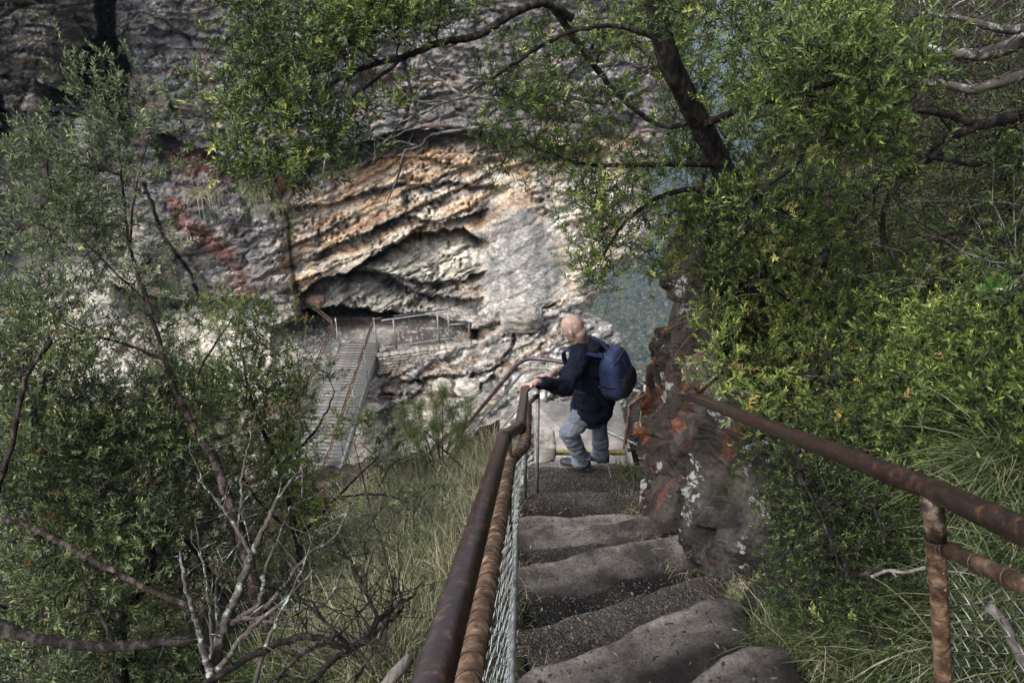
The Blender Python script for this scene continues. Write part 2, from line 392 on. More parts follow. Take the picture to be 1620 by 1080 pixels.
# ---- rock colours (varnish, ochre, bleached bands, iron)
G1, G2, DK = lin((104, 98, 98)), lin((148, 139, 132)), lin((52, 48, 47))
PALE, WHT, OCH, BUF, RED, TAN = lin((196, 184, 166)), lin((224, 217, 206)), lin((196, 146, 92)), lin((188, 160, 128)), lin((112, 58, 42)), lin((168, 148, 124))
C = np.zeros(PX.shape+(3,)); mr_ = sst(560, 600, PX)
def lay(c, m): 
    m = np.clip(m, 0, 1)[..., None]; C[:] = C*(1-m)+np.array(c)*m
n1 = fbm(wx/55, wy/30, 0, 5, 51, .6); n2 = fbm(wx/20, wy/9, 0, 5, 52, .65); n3 = fbm(wx/9, wy/26, 0, 4, 53)
def aniso(th, a, b, seed): 
    c, s_ = math.cos(th), math.sin(th); return fbm((wx*c+wy*s_)/a, (-wx*s_+wy*c)/b, 0, 5, seed, .62)
lay(G1, 1+0*PX); lay(G2, sst(-.05, .3, n1)*.55); lay(DK, sst(.1, .4, n2)*.6); lay(TAN, sst(.15, .4, aniso(R(5), 40, 7, 54))*.6)
lay(lin((120, 84, 66)), sst(.18, .42, aniso(R(8), 60, 16, 55))*.7)
lay(lin((86, 80, 62)), sst(590, 650, PY)*(1-mr_)*.9)
ml = sst(-25, 25, poly_sd(wx, wy, [(-270, -170), (150, -170), (150, 130), (80, 230), (-270, 260)])); lay(lin((72, 66, 62)), ml*.55); lay(TAN, ml*sst(.1, .35, aniso(R(3), 60, 6, 56))*.8)
mc = sst(-14, 14, poly_sd(wx, wy, [(440, 335), (500, 275), (560, 250), (720, 220), (860, 215), (1080, 220), (1080, 480), (900, 480), (760, 480), (690, 400), (600, 395), (540, 430), (470, 475), (448, 440)]))
ac = aniso(R(-25), 60, 8, 57); ac2 = aniso(R(-24), 90, 16, 58)
lay(BUF, mc*.85); lay(OCH, mc*sst(-.05, .2, ac)*.75); lay(G1, mc*sst(.02, .25, ac2)*.75); lay(PALE, mc*sst(.08, .3, -ac)*.6); lay(DK, mc*sst(.12, .35, aniso(R(-25), 50, 7, 59))*.6)
lay(OCH, sst(-8, 10, poly_sd(wx, wy, [(535, 300), (560, 262), (700, 232), (735, 240), (700, 262), (600, 280), (560, 318)]))*.85)
lay(DK, sst(-6, 8, poly_sd(wx, wy, [(520, 240), (620, 218), (760, 206), (800, 215), (700, 232), (560, 262), (525, 272)]))*.8)  # dark strip along the recess under the upper ledge
lay(lin((205, 168, 132)), sst(-6, 8, poly_sd(wx, wy, [(788, 275), (815, 278), (828, 310), (825, 340), (795, 345), (782, 300)]))*.85)
mw = sst(-10, 10, poly_sd(wx, wy, [(560, 425), (620, 400), (740, 375), (770, 400), (755, 440), (690, 440), (600, 440)])); lay(PALE, mw*.8); lay(G1, mw*sst(.0, .3, ac)*.7)
mg = sst(-12, 14, poly_sd(wx, wy, [(800, 330), (870, 350), (900, 440), (870, 500), (780, 500), (755, 490), (762, 400)])); lay(lin((142, 137, 133)), mg*.85); lay(G1, mg*sst(-.05, .25, n3)*.7)
mp = sst(-12, 12, poly_sd(wx, wy, [(850, 270), (1080, 230), (1080, 450), (960, 470), (930, 500), (870, 480), (900, 420), (860, 340)])); lay(lin((196, 168, 140)), mp*.8); lay(PALE, mp*sst(-.1, .2, aniso(R(-40), 30, 12, 60))*.8); lay(G2, mp*sst(.1, .3, aniso(R(-55), 40, 9, 61))*.8)
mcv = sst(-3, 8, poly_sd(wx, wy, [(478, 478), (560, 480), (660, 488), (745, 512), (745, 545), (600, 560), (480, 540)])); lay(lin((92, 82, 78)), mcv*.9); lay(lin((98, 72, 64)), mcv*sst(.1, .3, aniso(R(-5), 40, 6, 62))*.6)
lay(lin((150, 142, 132)), sst(-4, 5, poly_sd(wx, wy, [(535, 528), (600, 512), (640, 515), (620, 535), (600, 560), (530, 560)]))*.9)
mb = sst(-8, 8, poly_sd(wx, wy, [(490, 455), (560, 440), (650, 468), (730, 480), (750, 512), (660, 490), (490, 480)])); lay(PALE, mb*.6); lay(G1, mb*sst(0, .2, n2)*.7)
mr = sst(-12, 14, poly_sd(wx, wy, [(590, 556), (700, 545), (760, 515), (840, 480), (950, 490), (1090, 600), (1090, 930), (560, 930), (560, 600)]))
ar = aniso(R(-33), 45, 9, 63)
lay(G2, mr*.85); lay(WHT, mr*sst(-.05, .22, ar)*.85); lay(lin((170, 134, 98)), mr*sst(.1, .3, aniso(R(-30), 40, 12, 64))*.75); lay(G1, mr*sst(.1, .32, -n2)*.8); lay(lin((120, 82, 74)), mr*sst(.22, .4, aniso(R(-20), 50, 14, 65))*.8); lay(DK, mr*sst(.2, .4, n2)*.7)
ms = sst(-10, 10, poly_sd(wx, wy, [(40, 412), (140, 415), (230, 440), (330, 500), (450, 500), (470, 560), (430, 640), (200, 620), (-270, 600), (-270, 520), (-20, 500)])); lay(lin((184, 174, 160)), ms*.9); lay(lin((178, 160, 138)), ms*sst(0, .3, n2)*.8)
for pl, a_ in (([(272, 300), (300, 330), (345, 370), (378, 410), (410, 470), (385, 480), (350, 420), (300, 370), (262, 320)], .8), ([(255, 240), (300, 230), (345, 262), (400, 275), (380, 290), (300, 278), (262, 262)], .85),
               ([(425, 282), (470, 275), (500, 290), (470, 305), (435, 310)], .9), ([(575, 345), (610, 340), (600, 360), (570, 362)], .7), ([(650, 362), (680, 358), (670, 374), (640, 372)], .8), ([(395, -20), (430, -10), (425, 25), (392, 22)], .8)):
    lay(RED, sst(-5, 6, poly_sd(wx, wy, pl)+n2*12)*a_)
C *= (1+.32*n2+.3*fbm(PX/4, PY/3, 0, 3, 66)+.18*np.clip(ct, -1, 1))[..., None]
lum = C.mean(-1, keepdims=True); C = lum+(C-lum)*.66; lich = sst(.28, .36, fbm(PX/3.2, PY/3.2, 0, 3, 67))*sst(.0, .25, fbm(PX/60, PY/50, 0, 3, 68)); lay(lin((190, 188, 182)), lich*.7); C *= (.82+.4*np.clip(tint, 0, 1))[..., None]
C *= 1.08; C *= np.array([.965, 1.0, .985]); C = np.clip(C, .024, .5)
m, t, p, N = new_mat('sandstone'); CL = m
a = N('ShaderNodeAttribute'); a.attribute_name = 'tone'; v = coords(t, (1, 1, 2.2), (0, R(8), 0)); v2 = coords(t)
c = mix(t, a.outputs['Color'], ramp(t, noise(t, v, 3.2, 10, .72, .6), [(.3, g3(.16)), (.5, g3(.5)), (.7, g3(.82))]), .85, 'OVERLAY')
c = mix(t, c, ramp(t, noise(t, v2, 14, 6, .7), [(.34, g3(.2)), (.66, g3(.78))]), .7, 'OVERLAY')
t.links.new(c, p.inputs['Base Color']); p.inputs['Roughness'].default_value = .85; p.inputs['Specular IOR Level'].default_value = .25
bump(t, p, [(noise(t, v, 3.2, 10, .7), .45, .16), (noise(t, v2, 14, 8, .75), .6, .05)])
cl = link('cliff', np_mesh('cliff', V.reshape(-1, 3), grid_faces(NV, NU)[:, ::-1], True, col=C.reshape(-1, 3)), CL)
tag(cl, kind='structure')
def cliffY(px, py):
    j = int(np.argmin(abs(rows-py))); i = int(np.argmin(abs(PX[j, :NU-NB]-px))); return float(V[j, i, 1])

# ================================================================== NEAR GROUND
def zs(y): return -1.6-.58*np.minimum(y, 5.2)
def hill(x, y):
    x = np.asarray(x, float); y = np.asarray(y, float)
    z0 = zs(y)
    # left: falls away from the stair
    xl = np.clip(-x-.05, 0, None)
    zl = z0-.22-.40*xl-.04*xl**2+.12*sst(0, 1.2, xl)
    # right: steep bank
    xr = np.clip(x-1.12-.03*y, 0, None)
    zr = z0-.1+1.5*xr*sst(0, .35, xr)-.02*xr**2
    zc = z0-.55
    z = np.where(x < -.05, zl, np.where(xr > 0, zr, zc))
    pit = (x > -.08) & (xr <= .02)
    z = np.where((x > -.06) & (x < .0+.035*y), z0-.27, z)
    z = z+fbm(x*1.1, y*1.1, 0, 5, 71)*np.where(pit, 0, .3*np.minimum(1, (xl+xr)*1.2+.08))
    by = np.where(x < 1.3, 6.15+.25*np.sin(x*1.7), 6.9+(x-1.3)*.9)
    by = np.where((x > -.1) & (x < 1.6), 5.3, by)
    o = np.clip(y-by, 0, None); z = z-o*2.6-.5*np.minimum(o, 1)*0
    z = np.where((x > .02) & (x < 1.75+.12*np.clip(y-4.95, 0, 9)) & (y > 4.95), np.minimum(z, -5.75), z)
    return z
gxx = np.r_[np.linspace(-11, -3, 60), np.linspace(-2.9, 2.9, 150), np.linspace(3, 14, 60)]; gyy = np.linspace(-5, 14, 260)
HX, HY = np.meshgrid(gxx, gyy); HZ = hill(HX, HY)+fbm(HX*6, HY*6, 0, 3, 73)*.02
SOIL = simple('soil', [(.3, (.010, .008, .006)), (.5, (.024, .019, .013)), (.7, (.052, .042, .03))], 7, .95, [(5, .8, .06), (40, .7, .015)], spec=.15)
tag(link('hillside', np_mesh('hillside', np.stack([HX, HY, HZ], -1).reshape(-1, 3), grid_faces(len(gyy), len(gxx))), SOIL), kind='structure')

# ================================================================== VALLEY AND FOREST
def valley(x, y):
    x = np.asarray(x, float); y = np.asarray(y, float)
    z = -330+.0*x
    z = z+ (fbm(x/420, y/420, 0, 5, 81))*110
    z = z + sst(900, 3600, y)*330*(.65+.35*vn(x/900, y/1400, 0, 83)) + np.clip((x-100)/900, -.2, 1)*60
    z = np.where(y < 160, z-0*y, z)
    return z
def vgrid(x0, x1, y0, y1, n, m_):
    a_, b_ = np.meshgrid(np.linspace(x0, x1, n), np.linspace(y0, y1, m_)); return a_, b_
vx, vy = vgrid(-5000, 6000, -200, 9000, 170, 160)
vz = valley(vx, vy); vz = np.minimum(vz, 85)
vz = np.where(vy > 5200, np.maximum(vz, 20+vn(vx/1500, 0, 0, 86)*60-(vy-5200)*.01), vz); vz = np.minimum(vz, 90)
WOOD = simple('far_foliage', [(.3, (.010, .018, .010)), (.5, (.020, .024, .011)), (.7, (.05, .062, .033))], .05, .9, [(.12, 1, 6), (.5, 1, 1.5)], spec=.1)
tag(link('valley', np_mesh('valley', np.stack([vx, vy, vz], -1).reshape(-1, 3), grid_faces(160, 170)), WOOD), kind='structure')
CROWN = leaf_mat('crown_foliage', [(0, (.012, .015, .007)), (.35, (.034, .040, .016)), (.7, (.085, .088, .038)), (1, (.20, .18, .10))], .8, 0, .1)
def crown_cloud(sd):
    rg = np.random.default_rng(sd); n = 30; d = rg.normal(size=(n, 3)); d[:, 2] = np.abs(d[:, 2])*1.1-.15; d /= np.linalg.norm(d, axis=1)[:, None]
    lump = 1+.35*np.sin(d[:, 0]*5+sd)*np.cos(d[:, 1]*4+sd*2); c = d*(rg.random((n, 1))**.35)*lump[:, None]*np.array([1, 1, .75])
    t1 = np.cross(d, rg.normal(size=(n, 3))); t1 /= np.linalg.norm(t1, axis=1)[:, None]; t2 = np.cross(d, t1)+d*rg.normal(size=(n, 1))*.5; s = rg.uniform(.28, .5, (n, 1))
    return np.stack([c+t1*s, c-t1*s*.5+t2*s*.8, c-t1*s*.5-t2*s*.8], 1).reshape(-1, 3), np.arange(n*3).reshape(-1, 3)
prot = [crown_cloud(900+i) for i in range(8)]
bV, bF, bR = [], [], []; nn = 0
cnt = 0
for k in range(60000):
    px, py = rng.uniform(900, 1180), rng.uniform(190, 620)
    ux_, yy_, zz_ = ray(px, py)
    # march to the valley floor
    ts = np.linspace(150, 1500, 90); zz = valley(ux_*ts, yy_*ts); h = zz_*ts-zz
    j = np.argmax(h < 0)
    if h[j] >= 0: continue
    tt = ts[j]; x_, y_ = ux_*tt+rng.normal()*4, yy_*tt+rng.normal()*4
    if rng.random() > (tt/1100)**0 : continue
    r_ = rng.uniform(1.0, 2.4)*(tt/550)**.5
    v_, f_ = prot[rng.integers(8)]; an = rng.uniform(0, 6.28); c_, s_ = math.cos(an), math.sin(an)
    v_ = v_ @ np.array([[c_, s_, 0], [-s_, c_, 0], [0, 0, rng.uniform(.7, 1.3)]])*r_+np.array([x_, y_, float(valley(x_, y_))+r_*.6])
    bV.append(v_); bF.append(f_+nn); nn += len(v_); bR.append(np.clip(rng.random()*.8+np.repeat(rng.random(len(v_)//3), 3)*.2, 0, 1))
    cnt += 1
    if cnt >= 12000: break
tag(link('forest', np_mesh('forest', np.concatenate(bV), np.concatenate(bF), False, rnd=np.concatenate(bR)), CROWN), kind='stuff')

# ================================================================== ROCK BESIDE THE STAIR
ny, nz = 260, 230
ys = np.linspace(1.75, 6.35, ny); tz = np.linspace(0, 1, nz)
YS, TZ = np.meshgrid(ys, tz)
base_x = interp(YS, [(1.2, 1.45), (2.0, 1.16), (2.6, 1.02), (3.2, 1.0), (4.0, 1.16), (5.0, 1.34), (5.6, 1.48), (6.35, 1.60)])
topz = interp(YS, [(1.2, -2.5), (1.8, -2.4), (2.3, -2.38), (3.0, -2.46), (3.5, -2.44), (4.2, -2.3), (5.2, -2.35), (6.35, -2.3)])+fbm(YS*1.6, 0, 0, 4, 90)*.25
botz = zs(YS)-.45-sst(5, 5.6, YS)*1.4
ZS = botz+(topz-botz)*TZ
lean = interp(TZ, [(0, 0), (.25, .05), (.6, .16), (.9, .34), (1, .62)])*interp(YS, [(1.2, .6), (2.5, .8), (3.5, .6), (5, .18), (6.35, .05)])
XS = base_x+lean
nf = fbm(YS*1.3, ZS*1.1+XS, 0, 5, 91, .55)*.16+fbm(YS*14, ZS*12, 0, 4, 93, .6)*.016
for sx, sz, sd_, am, cr in ((.85, 1.1, 301, .22, -.05), (.30, .42, 304, .10, -.035), (.11, .15, 307, .035, -.012), (.045, .05, 310, .012, -.004)):
    w2 = fbm(YS/sx*.7, ZS/sz*.7, 0, 3, sd_+9)*.4; hh, e_, du, dv = worley(YS/sx+w2-ZS*.3, ZS/sz+w2, sd_); nf += am*(hh*.5+.8*(du*np.sin(hh*40)+dv*np.cos(hh*33)))+cr*np.exp(-e_/.05)
k_ = np.floor((ZS*.7+YS*.5)*4+fbm(YS*2, ZS*2, 0, 3, 94)*1.2); nf += vn(k_*3.3, YS*.7, 0, 95)*.045
XS = XS-nf
e0 = sst(.0, .35, (YS-1.75))                 # nearest end sinks back into the bank
XS = XS+(1-e0)*.5
endw = sst(5.9, 6.35, YS); XS = XS+endw**2*1.6
ZT = ZS
RV = np.stack([XS, YS+fbm(YS*2, ZS*2, 3, 3, 96)*.06, ZT], -1)
# a cap going back from the top edge
m, t, p, N = new_mat('dark_rock'); RK = m; v = coords(t, (1, .8, 1)); v2 = coords(t, (1, 1.9, .55), (R(16), 0, 0))
c = ramp(t, noise(t, v, 2.6, 10, .72, .3), [(.38, (.010, .009, .009)), (.5, (.032, .029, .027)), (.62, (.12, .108, .097))])
sepx = N('ShaderNodeSeparateXYZ'); cc = N('ShaderNodeTexCoord'); t.links.new(cc.outputs['Object'], sepx.inputs[0])
far = mth(t, 'MULTIPLY', mth(t, 'SUBTRACT', sepx.outputs['Y'], 2.6), .5, True)     # red-brown iron stone towards the far end
c = mix(t, c, ramp(t, noise(t, v, 5, 8, .7), [(.4, (.020, .014, .011)), (.6, (.10, .066, .05))]), mth(t, 'MULTIPLY', far, .6))
o1 = ramp(t, noise(t, v2, 1.7, 9, .72, .5), [(.55, g3(0)), (.59, g3(1))])
o2 = ramp(t, noise(t, v, 13, 6, .75), [(.42, g3(0)), (.56, g3(1))])
o3 = mth(t, 'MULTIPLY', mth(t, 'MULTIPLY', o1, o2), mth(t, 'ADD', mth(t, 'MULTIPLY', far, .75), .12))
c = mix(t, c, (.36, .09, .02), o3)
w1 = ramp(t, noise(t, v, 3.4, 4, .6), [(.57, g3(0)), (.60, g3(1))])
w2 = ramp(t, noise(t, v, 15, 5, .6, .3), [(.51, g3(0)), (.54, g3(1))])
c = mix(t, c, (.46, .47, .44), mth(t, 'MULTIPLY', mth(t, 'MULTIPLY', w1, w2), .85))
gm = ramp(t, noise(t, v, 4.5, 8, .75), [(.56, g3(0)), (.66, g3(1))])
c = mix(t, c, (.075, .085, .035), mth(t, 'MULTIPLY', gm, .55))
c = mix(t, c, ramp(t, noise(t, v, 55, 8, .8), [(.38, g3(.22)), (.62, g3(.8))]), .8, 'OVERLAY')
t.links.new(c, p.inputs['Base Color']); p.inputs['Roughness'].default_value = .8; p.inputs['Specular IOR Level'].default_value = .3
bump(t, p, [(noise(t, v, 6, 10, .75, .4), 1, .10), (noise(t, v, 30, 8, .75), 1, .02)])
rf = link('rock_face', np_mesh('rock_face', RV.reshape(-1, 3), grid_faces(nz, ny)[:, ::-1]), RK)
rf.name = 'boulder'; tag(rf, 'dark brown rock face with orange stain and white lichen beside the stone steps', 'rock')
# lichen rosettes: thin raised crusts on the rock
LICH = simple('white_lichen', [(.35, (.42, .43, .40)), (.6, (.66, .67, .63))], 60, .95, [(90, .6, .004)], spec=.1)
def rock_pt(px, py):
    ux_, yy_, zz_ = (float(q) for q in ray(px, py)); P_ = RV.reshape(-1, 3); s_ = P_ @ np.array([ux_, yy_, zz_])/(ux_**2+yy_**2+zz_**2)
    d = np.linalg.norm(P_-s_[:, None]*np.array([ux_, yy_, zz_]), axis=1); j = int(np.argmin(d+s_*.003)); return divmod(j, ny)
def rock_at(px, py):
    j, i = rock_pt(px, py); j = min(max(j, 2), nz-3); i = min(max(i, 2), ny-3)
    a_ = RV[j, i+2]-RV[j, i-2]; b_ = RV[j+2, i]-RV[j-2, i]; n_ = np.cross(b_, a_); n_ /= np.linalg.norm(n_)
    if np.dot(n_, RV[j, i]) > 0: n_ = -n_
    return RV[j, i], n_

ZB = np.full((80, 120), 99.)                       # how deep the boulder stands, for planting in front of it
_p = RV.reshape(-1, 3); _d = _p[:, 1]*CP-_p[:, 2]*SP; _x = (810+F*_p[:, 0]/_d)/16; _u = 540-F*(_p[:, 1]*SP+_p[:, 2]*CP)/_d; _y = _u/16
_k = (_x > 0) & (_x < 119) & (_y > 0) & (_y < 79); np.minimum.at(ZB, (_y[_k].astype(int), _x[_k].astype(int)), _d[_k])
# ================================================================== STONE STEPS
m, t, p, N = new_mat('worn_step'); STEP = m
a = N('ShaderNodeAttribute'); a.attribute_name = 'rnd'; v = coords(t)
br = noise(t, v, 9, 6, .7); ag = mth(t, 'GREATER_THAN', mth(t, 'ADD', a.outputs['Fac'], mth(t, 'MULTIPLY', mth(t, 'SUBTRACT', br, .5), .9)), .5)
sm = ramp(t, noise(t, v, 3.5, 8, .7, .3), [(.38, (.050, .043, .039)), (.5, (.115, .102, .092)), (.62, (.19, .168, .15))])
sm = mix(t, sm, (.022, .018, .016), mth(t, 'MULTIPLY', ramp(t, noise(t, v, 2.1, 6, .65), [(.48, g3(0)), (.6, g3(1))]), .7))
peb = ramp(t, voro(t, v, 75, 'F1', 'Color'), [(.2, (.02, .018, .017)), (.5, (.062, .055, .05)), (.8, (.16, .14, .12))])
pd = voro(t, v, 75, 'F1')
sm = mix(t, sm, ramp(t, noise(t, v, 85, 8, .8), [(.38, g3(.25)), (.62, g3(.76))]), .8, 'OVERLAY')
sm = mix(t, sm, (.03, .025, .022), ramp(t, noise(t, v, 38, 4, .6), [(.60, g3(0)), (.64, g3(1))]))
gr = mix(t, peb, (.016, .013, .011), ramp(t, pd, [(.32, g3(0)), (.55, g3(1))]))
gr = mix(t, gr, sm, .3)
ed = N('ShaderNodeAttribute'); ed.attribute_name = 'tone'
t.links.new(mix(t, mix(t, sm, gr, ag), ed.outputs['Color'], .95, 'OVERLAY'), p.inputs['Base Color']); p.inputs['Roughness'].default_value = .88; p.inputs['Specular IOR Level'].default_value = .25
hb = mth(t, 'MULTIPLY', mth(t, 'SUBTRACT', 1.0, pd), ag)
bump(t, p, [(noise(t, v, 10, 10, .72), .8, .05), (noise(t, v, 70, 6, .75), .9, .008), (hb, 1, .016)])
STEPS = [  # z of tread, nosing line in measured points, (xl,xr), where the smooth stone nose begins (metres back from the nose)
 (-2.42, [(700, 1250), (1060, 1085), (1150, 1032), (1185, 1018)], .6, 'smooth worn sandstone step, nearest at the bottom right'),
 (-2.76, [(780, 1092), (846, 1049), (912, 1033), (982, 1006), (1010, 983), (1048, 967), (1120, 945)], .55, 'broad smooth dark stone step with an uneven edge'),
 (-3.03, [(800, 1008), (846, 990), (912, 967), (990, 940), (1080, 911), (1095, 906)], .0, 'step with pebbly aggregate tread'),
 (-3.39, [(815, 893), (842, 886), (892, 878), (943, 860), (1029, 843), (1080, 838)], .34, 'step with thick rounded sandstone nose and pebbly back'),
 (-3.70, [(810, 834), (866, 829), (912, 827), (960, 818), (1030, 808), (1070, 805)], .24, 'smooth sandstone step with pebbly hollow'),
 (-3.87, [(820, 816), (900, 812), (1025, 803), (1060, 802)], .4, 'narrow smooth sandstone step'),
 (-4.03, [(825, 777), (930, 772), (1060, 776)], .0, None), (-4.23, [(830, 755), (920, 752), (1050, 752)], .0, None), (-4.47, [(835, 735), (930, 733), (1040, 731)], .03, None)]
stair = empty('stone_staircase', (.5, 1.5, -2.4), label='worn stone and pebbly concrete steps going down beside the wire fence', cat='stairs')
PEB = []; ALLT = []
for k, (z, ln, nose, lab) in enumerate(STEPS):
    pts = [Y(a_, b_, 1.0) for a_, b_ in ln]; pts = [q*(z/q.z) for q in pts]
    xs = np.array([q.x for q in pts]); yy = np.array([q.y for q in pts]); o = np.argsort(xs); xs, yy = xs[o], yy[o]
    nx, nr = 110, 90
    x0, x1 = max(xs[0], -.03+.02*yy.mean()), xs[-1]+(.14 if k < 3 else .2)
    X = np.linspace(x0, x1, nx); NY = np.interp(X, xs, yy)+fbm(X*5, k*3., 0, 3, 200+k)*.018
    back_ = .62 if k not in (4, 5) else .55
    s_ = np.r_[np.linspace(-back_-.1, -.03, 50), -.03+.03*np.sin(np.linspace(.1, 1, 10)*math.pi/2), np.full(nr-60, 0.)]
    dz_ = np.r_[np.zeros(50), -.03*(1-np.cos(np.linspace(.1, 1, 10)*math.pi/2)), -.03-np.linspace(.01, .42, nr-60)]
    XX = np.repeat(X[None], nr, 0); YY2 = NY[None]+s_[:, None]+0*XX; ZZ = z+dz_[:, None]+0*XX
    q = np.abs((XX-(x0+x1)/2)/(x1-x0)*2)
    ZZ += -.03*(1-q**2)*sst(-.35, 0, s_)[:, None] - s_[:, None]*.05*(s_[:, None] < 0) + fbm(XX*2.2, YY2*2.5, 0, 3, 210+k)*.022+fbm(XX*12, YY2*12, ZZ*12, 3, 220+k)*.006
    YY2 += fbm(XX*4, ZZ*6, 0, 4, 230+k)*.03*(s_[:, None] >= -.03)
    agm = sst(-.03, .03, (-nose-s_)[:, None]+fbm(XX*4, YY2*3, 0, 3, 240+k)*.045+0*XX)
    nose_light = sst(-.09, -.02, s_)[:, None]*(.7+.6*fbm(XX*6, YY2*9, 0, 3, 270+k)); tread_shade = sst(-.14, -.36, s_)[:, None]*(1+.8*fbm(XX*5, YY2*6, 0, 3, 280+k))+sst(.80, 1.0, q)*.7  # lit nose and shaded back painted into the tread tone; sides darkened too
    edge_ = np.clip((.5+(-.20, -.14, -.02, -.03, -.04, .02, .03, .04, .0)[k])+.38*nose_light-.42*np.clip(tread_shade, 0, 1)+0*XX, .05, 1)
    peb_ = np.abs(vn(XX*95, YY2*95, 0, 250+k))*.008*agm; ZZ += peb_
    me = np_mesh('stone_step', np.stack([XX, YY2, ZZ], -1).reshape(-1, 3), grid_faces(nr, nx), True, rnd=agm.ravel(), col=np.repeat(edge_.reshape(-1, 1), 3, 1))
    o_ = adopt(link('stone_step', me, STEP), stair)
    if lab: o_['label'] = lab
    gm_ = (agm > .6) & (s_[:, None] < -.01) & (s_[:, None] > -.55); gj, gi = np.where(gm_ & (XX > x0+.02) & (XX < x1-.15)); PEB.append(np.stack([XX, YY2, ZZ], -1)[gj, gi]); ALLT.append(np.stack([XX, YY2, ZZ], -1)[(s_ < -.02) & (s_ > -.5)].reshape(-1, 3))
rg = np.random.default_rng(260); pts = np.concatenate(PEB); pts = pts[rg.integers(len(pts), size=5200)]+rg.normal(size=(5200, 3))*np.array([.006, .006, 0])
_b = bmesh.new(); bmesh.ops.create_icosphere(_b, subdivisions=1, radius=1); PV = np.array([v.co[:] for v in _b.verts]); PFc = np.array([[v.index for v in f.verts] for f in _b.faces]); _b.free()
sz = rg.gamma(3, .0011, 5200)[:, None]+.0016; sc3 = sz*rg.uniform(.6, 1.3, (5200, 3))*np.array([1, 1, .7])
VV = (PV[None]*(1+.15*rg.normal(size=(5200, 12, 1))))*sc3[:, None]+pts[:, None]+np.array([0, 0, .001])
PEBM = simple('pebble', [(.3, (.022, .02, .018)), (.5, (.055, .049, .045)), (.7, (.12, .108, .098))], 60, .85, rnd=.5)
o_ = link('pebbles', np_mesh('pebbles', VV.reshape(-1, 3), (PFc[None]+(np.arange(5200)*12)[:, None, None]).reshape(-1, 3), False, rnd=np.repeat(rg.random(5200), 12)), PEBM); tag(o_, kind='stuff')
pts = np.concatenate(ALLT); qx = pts[rg.integers(len(pts), size=900)]; b = Buf()
for q in qx:
    e = min(abs(q[0]-.02-.03*q[1]), abs(1.05-q[0]))
    if rg.random() > math.exp(-e*7)+.06: continue
    l_, w_ = rg.uniform(.008, .022), rg.uniform(.002, .006); an = rg.uniform(0, 6.28); d_ = np.array([math.cos(an), math.sin(an), rg.normal()*.2])*l_; s2 = np.array([-math.sin(an), math.cos(an), .3])*w_; z_ = np.array([0, 0, .004])
    b.add([q-d_+z_, q-s2+z_*1.6, q+d_+z_, q+s2+z_], [[0, 1, 2, 3]])
LIT = simple('leaf_litter_tone', [(.3, (.05, .03, .018)), (.5, (.13, .085, .05)), (.7, (.26, .19, .12))], 40, .8, rnd=.5)
tag(link('leaf_litter', b.mesh('leaf_litter', False), LIT), kind='stuff')

# ================================================================== METALS AND PIPES
BRN = simple('brown_rail_paint', [(.3, (.012, .0065, .0052)), (.5, (.018, .0095, .0075)), (.62, (.030, .016, .012)), (.78, (.085, .042, .025))], 42, .34, [(90, .5, .002)], spec=.5)
TANP = simple('weathered_tan_pipe', [(.3, (.035, .02, .012)), (.5, (.10, .058, .034)), (.62, (.17, .11, .068)), (.78, (.30, .22, .15))], 26, .55, [(60, .6, .003)])
GALV = simple('galvanised_steel', [(.3, (.17, .18, .17)), (.55, (.30, .315, .30)), (.75, (.42, .43, .40))], 14, .5, [(40, .2, .003)], metal=.35)
WIREM = simple('galvanised_wire', [(.35, (.17, .19, .185)), (.65, (.38, .41, .39))], 20, .45, metal=.3)
DWIRE = simple('rusty_dark_wire', [(.4, (.035, .026, .022)), (.65, (.10, .06, .04))], 30, .6, metal=.3)
YEL = simple('yellow_edge_paint', [(.3, (.30, .25, .09)), (.5, (.60, .52, .17)), (.7, (.72, .64, .28))], 16, .7, [(50, .4, .003)])
CONC = simple('landing_concrete', [(.3, (.17, .155, .14)), (.5, (.27, .25, .225)), (.7, (.36, .335, .30))], 3.5, .9, [(30, .4, .008), (4, .3, .02)])
STONE = simple('pale_stone', [(.3, (.12, .11, .095)), (.5, (.30, .28, .245)), (.7, (.48, .455, .41))], 4.5, .9, [(6, .8, .03), (30, .6, .008)], spec=.2, rnd=.3, stretch=(1, 1, 2))
DECK = simple('weathered_deck', [(.3, (.11, .10, .095)), (.55, (.19, .18, .168)), (.75, (.27, .255, .235))], 6, .85, [(30, .3, .004)], stretch=(1, 4, 1), rnd=.22)

def chain_link(b, P, w, h, s, r, seed=0, top=None):
    """P(u,v) -> point and normal; interlocked zigzag wires of cell s"""
    n = max(2, int(w/s)); mrow = max(2, int(h/s*2)); rg = np.random.default_rng(seed)
    for i in range(n+1):
        pts = []
        for j in range(mrow+1):
            sg = (1 if (j+i) % 2 else -1); off = s*.5*sg*1.04
            u = (i*s+off+rg.normal()*s*.03)/w; v_ = j/mrow
            q, nn_ = P(min(max(u, 0), 1), v_); pts.append(Vector(q)+Vector(nn_)*(s*.07*sg+rg.normal()*s*.04))
        tube(b, pts, r, 3, caps=False)

